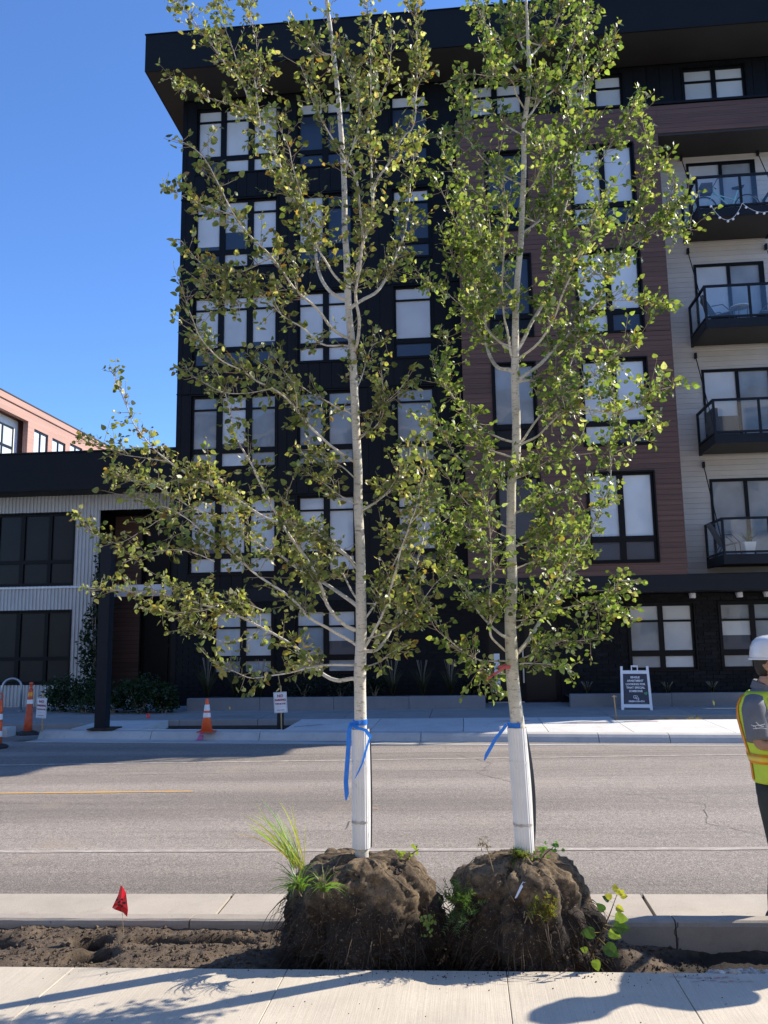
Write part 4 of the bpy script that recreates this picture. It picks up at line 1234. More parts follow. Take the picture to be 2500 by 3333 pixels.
# sandwich board
MX = Matrix.Translation((3.62, 18.72, far_z(3.62, 18.75))) @ Matrix.Rotation(R(-9), 4, 'Z')
sb = empty('sandwich_board', (3.62, 18.72, far_z(3.62, 18.75)), 'white framed navy sandwich board advertising an apartment on the far pavement', 'sign')
hh, lean = .92, .19
def leaf_frame(sgn):
    """one leg of the board, bottom at y=0 leaning to y=lean"""
    def P(u, v, w): return MX @ Vector((u * (1 - .09 * v / hh), (lean * v / hh + w) if sgn > 0 else (2 * lean + .10 - lean * v / hh - w), v))
    b = MB()
    W = .325
    for (a, c, d, e) in ((-W, -W + .055, 0, hh), (W - .055, W, 0, hh), (-W + .055, W - .055, .05, .12), (-W + .055, W - .055, hh - .16, hh - .09)):
        b.prism([(a, d), (c, d), (c, e), (a, e)], P, .035)
    return b, P
b, P = leaf_frame(1)
fb = b.build('front_leg', M['white_plastic'], sb)
b2, P2 = leaf_frame(-1)
b2.build('back_leg', M['white_plastic'], sb)
h_ = MB()
for (a, c, d, e) in ((-.08, -.055, hh - .09, hh - .01), (.055, .08, hh - .09, hh - .01), (-.08, .08, hh - .01, hh + .018)): h_.prism([(a, d), (c, d), (c, e), (a, e)], P, .035)
h_.build('handle', M['white_plastic'], sb)
bp = MB().prism([(-.27, .12), (.27, .12), (.27, hh - .16), (-.27, hh - .16)], lambda u, v, w: P(u, v, w + .008), .015).build('board', M['navy'], sb)
ang = math.atan2(lean, hh)
def face(z): return MX @ Matrix.Translation((0, lean * z / hh + .008, z)) @ Matrix.Rotation(-ang, 4, 'X')
for s, size, z in (('SINGLE', .060, .665), ('APARTMENT', .060, .592), ('LOOKING FOR', .060, .520), ('THAT SPECIAL', .060, .447), ('SOMEONE', .060, .375), ('GREEN ON 4TH', .046, .165)):
    lettering(bp, s, size, M['white_ink'], face(z), 0, 0, .003, .0022)
ft = face(.2)
b = MB()
def stroke(pts, w):
    for (a, c) in zip(pts, pts[1:]):
        d = Vector((c[0] - a[0], c[1] - a[1])); nn = Vector((-d.y, d.x)).normalized() * w / 2; d = d.normalized() * w / 2
        b.quad(*[ft @ Vector((x, -.0035, z)) for x, z in ((a[0] - nn.x - d.x, a[1] - nn.y - d.y), (c[0] - nn.x + d.x, c[1] - nn.y + d.y), (c[0] + nn.x + d.x, c[1] + nn.y + d.y), (a[0] + nn.x - d.x, a[1] + nn.y - d.y))])
stroke([(.005, .10), (-.045, .10), (-.055, .09), (-.055, .06), (-.045, .045), (-.01, .045), (-.005, .072), (-.025, .072)], .010)
stroke([(.03, .095), (.0, .03), (.055, .03)], .010); stroke([(.045, .06), (.045, .005)], .010)
b.build('logo', M['white_ink'], bp)
b = MB(); hp = []
for i in range(24):
    a = 2 * PI * i / 24; hp.append((16 * math.sin(a) ** 3, 13 * math.cos(a) - 5 * math.cos(2 * a) - 2 * math.cos(3 * a) - math.cos(4 * a)))
fh = face(.345)
n0 = len(b.v); ca, sa = math.cos(.3), math.sin(.3)
b.v += [tuple(fh @ Vector((.205 + (u * ca - v * sa) * .0024, -.0035, (u * sa + v * ca) * .0024))) for u, v in hp]; b.f.append(tuple(range(n0, n0 + 24)))
b.build('heart', M['green_ink'], bp)
fb2 = face(.135); b = MB(); rn = random.Random(6)
for i in range(26):
    x = -.23 + i * .0178
    if i in (9, 10, 17): continue
    b.quad(*[fb2 @ Vector((x + u, -.0035, v)) for u, v in ((0, 0), (.011, 0), (.011, .007 + rn.random() * .003), (0, .007))])
b.build('fine_print', M['grey_ink'], bp)

# ---------------------------------------------------------------- planter walls and planting
def planter(x0, x1, y0, label):
    r_ = empty('planter_wall', ((x0 + x1) / 2, y0, .05), label, 'wall', 'low concrete planter walls')
    n = max(1, round((x1 - x0) / 1.95)); w = (x1 - x0) / n
    for i in range(n):
        a, c = x0 + i * w + .004, x0 + (i + 1) * w - .004
        b = MB(); z0 = -.1; z1 = .345 + gz((a + c) / 2, 19)
        b.loft([[(a, y0, z0), (c, y0, z0), (c, y0 + .2, z0), (a, y0 + .2, z0)], [(a, y0, z1 - .012), (c, y0, z1 - .012), (c, y0 + .2, z1 - .012), (a, y0 + .2, z1 - .012)], [(a + .01, y0 + .012, z1), (c - .01, y0 + .012, z1), (c - .01, y0 + .188, z1), (a + .01, y0 + .188, z1)]])
        b.build('wall_section', M['planter'], r_)
    MB().grid([x0 + (x1 - x0) * i / 20 for i in range(21)], [y0 + .2, y0 + .6, 20.58], lambda x, y: .27 + .03 * noise.noise(Vector((x * 3, y * 3, 0)))).build('planter_soil', M['soil_dark'], r_)
planter(-6.55, .40, 19.30, 'long low concrete planter wall left of the entrance')
planter(2.30, 9.0, 19.45, 'low concrete planter wall behind the sandwich board')

def leafy(b, c, rx, ry, rz, n, size, col, rnd, hollow=.45, jit=.35):
    for i in range(n):
        while True:
            p = Vector((rnd.uniform(-1, 1), rnd.uniform(-1, 1), rnd.uniform(-1, 1)))
            if hollow < p.length < 1: break
        q = Vector((c[0] + p.x * rx, c[1] + p.y * ry, c[2] + p.z * rz))
        k = noise.noise(q * 4.0)
        if k < -.22: continue
        d = Vector((rnd.uniform(-1, 1), rnd.uniform(-1, 1), rnd.uniform(-.6, .9))).normalized(); e = d.cross(Vector((rnd.uniform(-1, 1), rnd.uniform(-1, 1), rnd.uniform(-1, 1)))).normalized()
        s = size * rnd.uniform(.6, 1.3); n0 = len(b.v); cc = tinted(col, jit, rnd)
        for v in (q, q + d * s * .5 + e * s * .3, q + d * s, q + d * s * .5 - e * s * .3): b.v.append(tuple(v)); b.c.append(cc)
        b.f.append((n0, n0 + 1, n0 + 2, n0 + 3))
    return b
def shrub(name, c, r, n, label, col=(.035, .062, .022), size=.06, seed=0, group='shrubs in the shaded bed', tall=None):
    rn = random.Random(seed)
    o = empty(name, (c[0], c[1], c[2]), label, 'shrub', group)
    b = MB()
    for k in range(7):
        a = rn.uniform(0, 2 * PI); rr = rn.uniform(.1, .55) * r
        hh_ = (tall or r * 1.2)
        leafy(b, (c[0] + rr * math.cos(a), c[1] + rr * math.sin(a) * .7, c[2] + hh_ * rn.uniform(.3, .75)), r * .6, r * .5, hh_ * rn.uniform(.25, .42), n // 7, size, col, rn)
    b.build('foliage', M['weed'], o)
    b = MB()
    for k in range(6):
        a = rn.uniform(0, 6.28); b.tube([(c[0], c[1], c[2] - .05), (c[0] + .2 * r * math.cos(a), c[1] + .2 * r * math.sin(a), c[2] + (tall or r) * .4), (c[0] + .5 * r * math.cos(a), c[1] + .4 * r * math.sin(a), c[2] + (tall or r) * .8)], [.018, .012, .005], 5)
    b.build('stems', M['twig'], o)
    return o
descr = ['rounded dark shrub at the left end of the shaded bed', 'broad dark shrub just left of the steel column', 'low dark shrub behind the steel column', 'dense shrub right of the steel column', 'low shrub at the corner of the planter wall']
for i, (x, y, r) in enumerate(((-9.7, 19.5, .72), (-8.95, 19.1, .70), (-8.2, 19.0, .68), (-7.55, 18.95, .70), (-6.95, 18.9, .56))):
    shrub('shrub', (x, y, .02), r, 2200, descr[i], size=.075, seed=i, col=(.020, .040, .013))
descr = ['leafy shrub in the planter under the second ground floor window', 'spreading shrub in the planter below the leftmost ground window', 'shrub in the planter behind the left trunk', 'shrub at the entrance end of the long planter']
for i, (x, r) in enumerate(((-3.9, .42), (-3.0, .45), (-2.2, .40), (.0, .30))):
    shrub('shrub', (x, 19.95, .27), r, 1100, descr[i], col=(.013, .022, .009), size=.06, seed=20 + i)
shrub('columnar_shrub', (-9.55, 21.0, .0), .50, 4200, 'tall narrow climbing shrub against the corrugated wall by the column', size=.10, seed=40, tall=4.2, col=(.020, .036, .014))
def grass_clump(x, y, z, h, label, seed, col=(.04, .044, .02), n=110, spread=.30, group='tall ornamental grasses'):
    o = empty('ornamental_grass', (x, y, z), label, 'grass', group)
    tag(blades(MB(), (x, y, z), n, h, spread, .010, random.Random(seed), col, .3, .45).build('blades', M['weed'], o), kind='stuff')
    b = MB(); rn = random.Random(seed)
    for k in range(12):
        a = rn.uniform(0, 6.28); b.tube([(x, y, z), (x + .05 * math.cos(a), y + .05 * math.sin(a), z + h * .7), (x + .13 * math.cos(a), y + .13 * math.sin(a), z + h * 1.15)], [.003, .002, .004], 4)
    b.build('seed_stalks', M['twig'], o)
gl = ['leftmost tall dry ornamental grass in the long planter', 'second tall ornamental grass in the long planter', 'third tall ornamental grass in the long planter, below the window', 'ornamental grass in the planter just right of the left trunk', 'ornamental grass in the planter midway between the trunks', 'ornamental grass in the planter left of the entrance', 'short grass tuft in the planter right of the entrance', 'short grass tuft in the planter right of the sandwich board', 'short grass tuft in the planter at the far right']
for i, (x, h) in enumerate(((-6.25, .85), (-5.55, .85), (-4.95, .80), (-1.75, .75), (-1.05, .75), (-.40, .75), (2.75, .28), (4.55, .26), (5.55, .26))):
    grass_clump(x, 19.9, .28, h, gl[i], 50 + i)
tag(blades(blades(MB(), (3.9, 17.1, -.1), 160, .20, .9, .008, random.Random(4), (.20, .17, .07), .3, .5), (4.4, 17.15, -.1), 160, .20, .9, .008, random.Random(5), (.18, .15, .06), .3, .5).build('dry_weeds', M['weed']), 'dry yellowed weeds in the right far tree pit', 'weeds', kind='stuff')

# ---------------------------------------------------------------- aspens
ASPEN_A_TRUNK=[(-0.63,4.95,0.49),(-0.63,4.95,0.84),(-0.63,4.95,1.17),(-0.63,4.95,1.32),(-0.63,4.95,1.49),(-0.62,4.95,1.70),(-0.62,4.95,1.92),(-0.62,4.95,2.20),(-0.63,4.95,2.48),(-0.63,4.95,2.71),(-0.64,4.95,2.98),(-0.65,4.95,3.27),(-0.66,4.95,3.52),(-0.68,4.95,3.76),(-0.69,4.95,4.13),(-0.70,4.95,4.28),(-0.70,4.95,4.59),(-0.72,4.95,4.99),(-0.75,4.95,5.39),(-0.78,4.95,5.67),(-0.81,4.95,5.94),(-0.85,4.95,6.27),(-0.88,4.95,6.61)]
ASPEN_A_RADII=[0.0381,0.0376,0.0364,0.0354,0.0354,0.0337,0.0312,0.0287,0.0281,0.0266,0.0252,0.0247,0.0233,0.0219,0.0197,0.0190,0.0175,0.0162,0.0147,0.0140,0.0133,0.0103,0.0059]
ASPEN_A_LIMBS=[
[(-0.67,4.95,1.46),(-0.77,5.01,1.44),(-0.88,5.06,1.48),(-0.96,5.12,1.56),(-1.07,5.19,1.65),(-1.23,5.26,1.73),(-1.43,5.35,1.83),(-1.68,5.44,1.91),(-1.90,5.50,1.97),(-2.14,5.57,2.02),(-2.36,5.62,2.04),(-2.61,5.67,2.06)],
[(-0.67,4.95,1.54),(-0.88,4.80,1.54),(-1.04,4.69,1.50),(-1.18,4.60,1.49),(-1.28,4.53,1.53),(-1.38,4.46,1.58)],
[(-0.67,4.95,1.67),(-0.78,4.88,1.73),(-0.88,4.81,1.80),(-0.96,4.75,1.88),(-1.04,4.69,1.96),(-1.16,4.61,2.06),(-1.24,4.57,2.13),(-1.32,4.52,2.21),(-1.44,4.45,2.30),(-1.53,4.41,2.37),(-1.69,4.35,2.44),(-1.81,4.31,2.50)],
[(-0.65,4.95,1.74),(-0.73,4.93,1.78),(-0.80,4.91,1.87),(-0.84,4.88,1.99),(-0.89,4.86,2.09),(-0.96,4.83,2.21),(-1.03,4.81,2.32),(-1.12,4.78,2.46),(-1.18,4.76,2.60),(-1.25,4.74,2.75),(-1.35,4.71,2.94),(-1.38,4.70,3.08),(-1.42,4.68,3.24),(-1.51,4.67,3.40),(-1.60,4.66,3.55)],
[(-0.65,4.95,1.89),(-0.75,5.02,1.96),(-0.86,5.10,2.03),(-0.97,5.16,2.09),(-1.13,5.25,2.19),(-1.30,5.34,2.29),(-1.47,5.42,2.39),(-1.60,5.48,2.49),(-1.86,5.57,2.60),(-2.10,5.65,2.75),(-2.33,5.71,2.86),(-2.49,5.75,2.90)],
[(-0.64,4.95,2.11),(-0.73,5.01,2.21),(-0.89,5.09,2.33),(-1.06,5.16,2.41),(-1.26,5.23,2.47),(-1.42,5.28,2.57),(-1.55,5.33,2.65),(-1.69,5.37,2.74),(-1.84,5.40,2.81),(-2.01,5.45,2.92),(-2.15,5.48,3.04),(-2.29,5.52,3.20),(-2.37,5.54,3.36),(-2.45,5.56,3.54),(-2.49,5.57,3.63)],
[(-2.01,5.45,2.92),(-2.18,5.44,2.95),(-2.36,5.43,2.99),(-2.51,5.42,3.05),(-2.63,5.42,3.09)],
[(-1.69,5.37,2.74),(-1.86,5.35,2.77),(-2.07,5.32,2.73),(-2.21,5.31,2.77),(-2.34,5.29,2.81)],
[(-1.89,5.57,2.60),(-2.05,5.54,2.55),(-2.19,5.50,2.46),(-2.37,5.46,2.36),(-2.54,5.43,2.44),(-2.61,5.42,2.48)],
[(-1.39,4.52,2.13),(-1.57,4.53,2.20),(-1.75,4.54,2.19),(-1.94,4.55,2.14)],
[(-1.31,5.35,1.88),(-1.51,5.33,1.94),(-1.71,5.32,1.89),(-1.91,5.31,1.87),(-2.14,5.30,1.91)],
[(-1.39,5.35,1.71),(-1.55,5.34,1.68),(-1.71,5.33,1.74),(-1.85,5.32,1.82)],
[(-0.67,4.95,2.78),(-0.79,4.82,2.85),(-0.89,4.71,2.94),(-0.96,4.61,3.03),(-1.07,4.50,3.11),(-1.14,4.45,3.14),(-1.22,4.38,3.20),(-1.32,4.30,3.24),(-1.40,4.22,3.33),(-1.44,4.16,3.44),(-1.46,4.11,3.53)],
[(-0.68,4.95,3.08),(-0.78,4.92,3.12),(-0.88,4.89,3.18),(-1.00,4.85,3.25),(-1.09,4.82,3.28),(-1.18,4.79,3.35),(-1.29,4.76,3.42)],
[(-1.07,4.50,3.11),(-1.23,4.53,3.10),(-1.38,4.56,3.13),(-1.54,4.59,3.23),(-1.62,4.62,3.33)],
[(-0.71,4.95,3.57),(-0.78,4.88,3.61),(-0.85,4.78,3.69),(-0.96,4.67,3.78),(-1.02,4.59,3.85),(-1.07,4.52,3.92),(-1.16,4.43,4.00),(-1.25,4.34,4.10),(-1.32,4.25,4.24),(-1.37,4.19,4.35),(-1.45,4.15,4.42),(-1.52,4.12,4.45)],
[(-1.26,4.34,4.10),(-1.41,4.36,4.17),(-1.52,4.37,4.22),(-1.69,4.39,4.32)],
[(-1.07,4.52,3.92),(-1.24,4.55,3.86),(-1.39,4.57,3.84),(-1.53,4.59,3.95),(-1.66,4.61,4.11)],
[(-0.96,4.67,3.78),(-1.11,4.63,3.75),(-1.25,4.59,3.67),(-1.39,4.55,3.71),(-1.51,4.52,3.79)],
[(-0.70,4.95,3.51),(-0.84,4.83,3.49),(-0.94,4.72,3.56),(-1.03,4.63,3.60),(-1.12,4.52,3.69),(-1.22,4.44,3.71)],
[(-0.69,4.95,3.81),(-0.78,4.98,3.87),(-0.85,5.01,3.97),(-0.90,5.05,4.11),(-0.93,5.09,4.29),(-1.02,5.15,4.52),(-1.06,5.17,4.61),(-1.10,5.19,4.71),(-1.16,5.22,4.87),(-1.24,5.26,5.06),(-1.34,5.29,5.26),(-1.42,5.32,5.44),(-1.48,5.34,5.64),(-1.58,5.36,5.78),(-1.70,5.38,5.96),(-1.80,5.39,6.12),(-1.91,5.40,6.30),(-2.03,5.40,6.41),(-2.11,5.41,6.50)],
[(-1.48,5.34,5.64),(-1.53,5.32,5.83),(-1.60,5.29,6.05),(-1.67,5.26,6.29),(-1.70,5.25,6.43)],
[(-1.34,5.29,5.26),(-1.37,5.26,5.55),(-1.37,5.25,5.69),(-1.36,5.24,5.87),(-1.41,5.22,6.08),(-1.46,5.21,6.20)],
[(-1.42,5.32,5.44),(-1.54,5.30,5.47),(-1.70,5.29,5.53),(-1.88,5.27,5.63),(-2.00,5.26,5.71)],
[(-0.70,4.95,3.90),(-0.76,4.90,3.96),(-0.80,4.85,4.02),(-0.85,4.79,4.10),(-0.88,4.75,4.17),(-0.89,4.69,4.26),(-0.92,4.63,4.37),(-0.95,4.57,4.48),(-0.97,4.52,4.59),(-1.01,4.47,4.70),(-1.05,4.42,4.81)],
[(-0.64,4.95,3.95),(-0.61,4.97,4.09),(-0.58,5.00,4.24),(-0.53,5.03,4.42),(-0.52,5.05,4.57),(-0.49,5.07,4.70),(-0.40,5.09,4.84),(-0.32,5.11,5.01),(-0.26,5.12,5.09),(-0.23,5.14,5.35),(-0.22,5.17,5.64),(-0.22,5.19,5.94),(-0.23,5.19,6.08)],
[(-0.53,5.05,4.56),(-0.54,5.13,4.74),(-0.56,5.24,4.98),(-0.58,5.32,5.20),(-0.57,5.40,5.41),(-0.58,5.50,5.70),(-0.59,5.64,6.19),(-0.62,5.73,6.58),(-0.64,5.79,6.85)],
[(-0.56,5.32,5.27),(-0.47,5.28,5.47),(-0.42,5.25,5.63),(-0.40,5.23,5.78),(-0.40,5.21,5.93)],
[(-0.64,4.95,3.47),(-0.60,4.86,3.65),(-0.61,4.79,3.79),(-0.56,4.69,4.00),(-0.56,4.61,4.21),(-0.57,4.54,4.40),(-0.64,4.50,4.51),(-0.72,4.46,4.64),(-0.79,4.42,4.78),(-0.83,4.40,4.90),(-0.87,4.38,5.04)],
[(-0.78,4.95,5.54),(-0.86,4.93,5.54),(-0.94,4.91,5.65),(-1.04,4.89,5.71)],
[(-0.64,4.54,4.44),(-0.56,4.61,4.80),(-0.58,4.64,5.03),(-0.61,4.67,5.20),(-0.69,4.70,5.44)],
[(-0.64,4.95,3.78),(-0.52,5.05,3.89),(-0.45,5.12,4.02),(-0.39,5.21,4.22),(-0.34,5.29,4.41),(-0.32,5.36,4.58),(-0.31,5.42,4.77),(-0.28,5.50,5.00),(-0.27,5.56,5.20),(-0.18,5.61,5.35)],
[(-0.62,4.95,3.07),(-0.53,4.91,3.07),(-0.45,4.86,3.11),(-0.38,4.82,3.15),(-0.30,4.77,3.23)],
[(-0.63,4.95,3.24),(-0.58,5.01,3.42),(-0.53,5.05,3.55),(-0.45,5.08,3.58)],
[(-0.63,4.95,2.92),(-0.54,4.91,2.95),(-0.47,4.87,3.03),(-0.45,4.79,3.20),(-0.46,4.74,3.32)],
[(-0.62,4.95,1.52),(-0.52,4.90,1.55),(-0.45,4.86,1.60),(-0.38,4.82,1.63),(-0.31,4.79,1.66)],
[(-0.60,4.95,1.69),(-0.49,4.93,1.72),(-0.37,4.90,1.78),(-0.29,4.88,1.85),(-0.22,4.86,1.94),(-0.15,4.83,2.02),(-0.07,4.82,2.08)],
[(-0.59,4.95,1.65),(-0.52,4.86,1.75),(-0.47,4.80,1.84),(-0.42,4.70,1.98),(-0.37,4.62,2.10),(-0.32,4.53,2.23),(-0.28,4.47,2.31),(-0.24,4.42,2.40),(-0.21,4.34,2.53),(-0.19,4.28,2.65)],
[(-0.58,4.95,1.83),(-0.52,4.99,1.92),(-0.46,5.04,2.07),(-0.40,5.09,2.21),(-0.35,5.12,2.33),(-0.32,5.15,2.43),(-0.34,5.19,2.59)],
[(-0.58,4.95,1.62),(-0.51,5.00,1.64),(-0.44,5.11,1.79),(-0.39,5.19,1.92),(-0.33,5.28,2.08),(-0.28,5.37,2.26),(-0.25,5.47,2.49),(-0.23,5.57,2.76),(-0.24,5.65,3.01),(-0.27,5.69,3.18)],
[(-0.58,4.95,2.47),(-0.51,5.00,2.53),(-0.45,5.05,2.59),(-0.39,5.10,2.65),(-0.33,5.18,2.81),(-0.33,5.26,2.99)],
[(-0.65,4.95,2.12),(-0.71,4.89,2.20),(-0.81,4.83,2.27),(-0.88,4.78,2.32),(-1.03,4.71,2.38)],
[(-0.66,4.95,1.95),(-0.78,5.07,2.13),(-0.87,5.14,2.22),(-0.98,5.21,2.32),(-1.11,5.28,2.33)],
[(-0.65,4.95,2.50),(-0.75,4.90,2.56),(-0.83,4.86,2.62),(-0.92,4.81,2.68)],
[(-0.64,4.95,2.65),(-0.75,4.91,2.75),(-0.89,4.87,2.76),(-0.96,4.84,2.83)],
]
ASPEN_B_TRUNK=[(0.29,4.92,0.47),(0.29,4.92,0.78),(0.28,4.92,1.17),(0.27,4.92,1.31),(0.26,4.92,1.45),(0.26,4.92,1.61),(0.26,4.92,1.80),(0.28,4.92,2.01),(0.28,4.92,2.23),(0.29,4.92,2.45),(0.30,4.92,2.62),(0.33,4.92,2.76),(0.34,4.92,2.99),(0.34,4.92,3.22),(0.35,4.92,3.40),(0.36,4.92,3.63),(0.38,4.92,3.87),(0.41,4.92,4.11),(0.43,4.92,4.37),(0.45,4.92,4.62),(0.46,4.92,4.88),(0.49,4.92,5.07),(0.51,4.92,5.26),(0.51,4.92,5.46),(0.51,4.92,5.66),(0.51,4.92,5.79),(0.51,4.92,6.13),(0.52,4.92,6.42)]
ASPEN_B_RADII=[0.0445,0.0423,0.0401,0.0383,0.0374,0.0357,0.0332,0.0300,0.0284,0.0277,0.0271,0.0264,0.0258,0.0244,0.0229,0.0206,0.0191,0.0185,0.0170,0.0165,0.0158,0.0161,0.0134,0.0115,0.0096,0.0087,0.0067,0.0046]
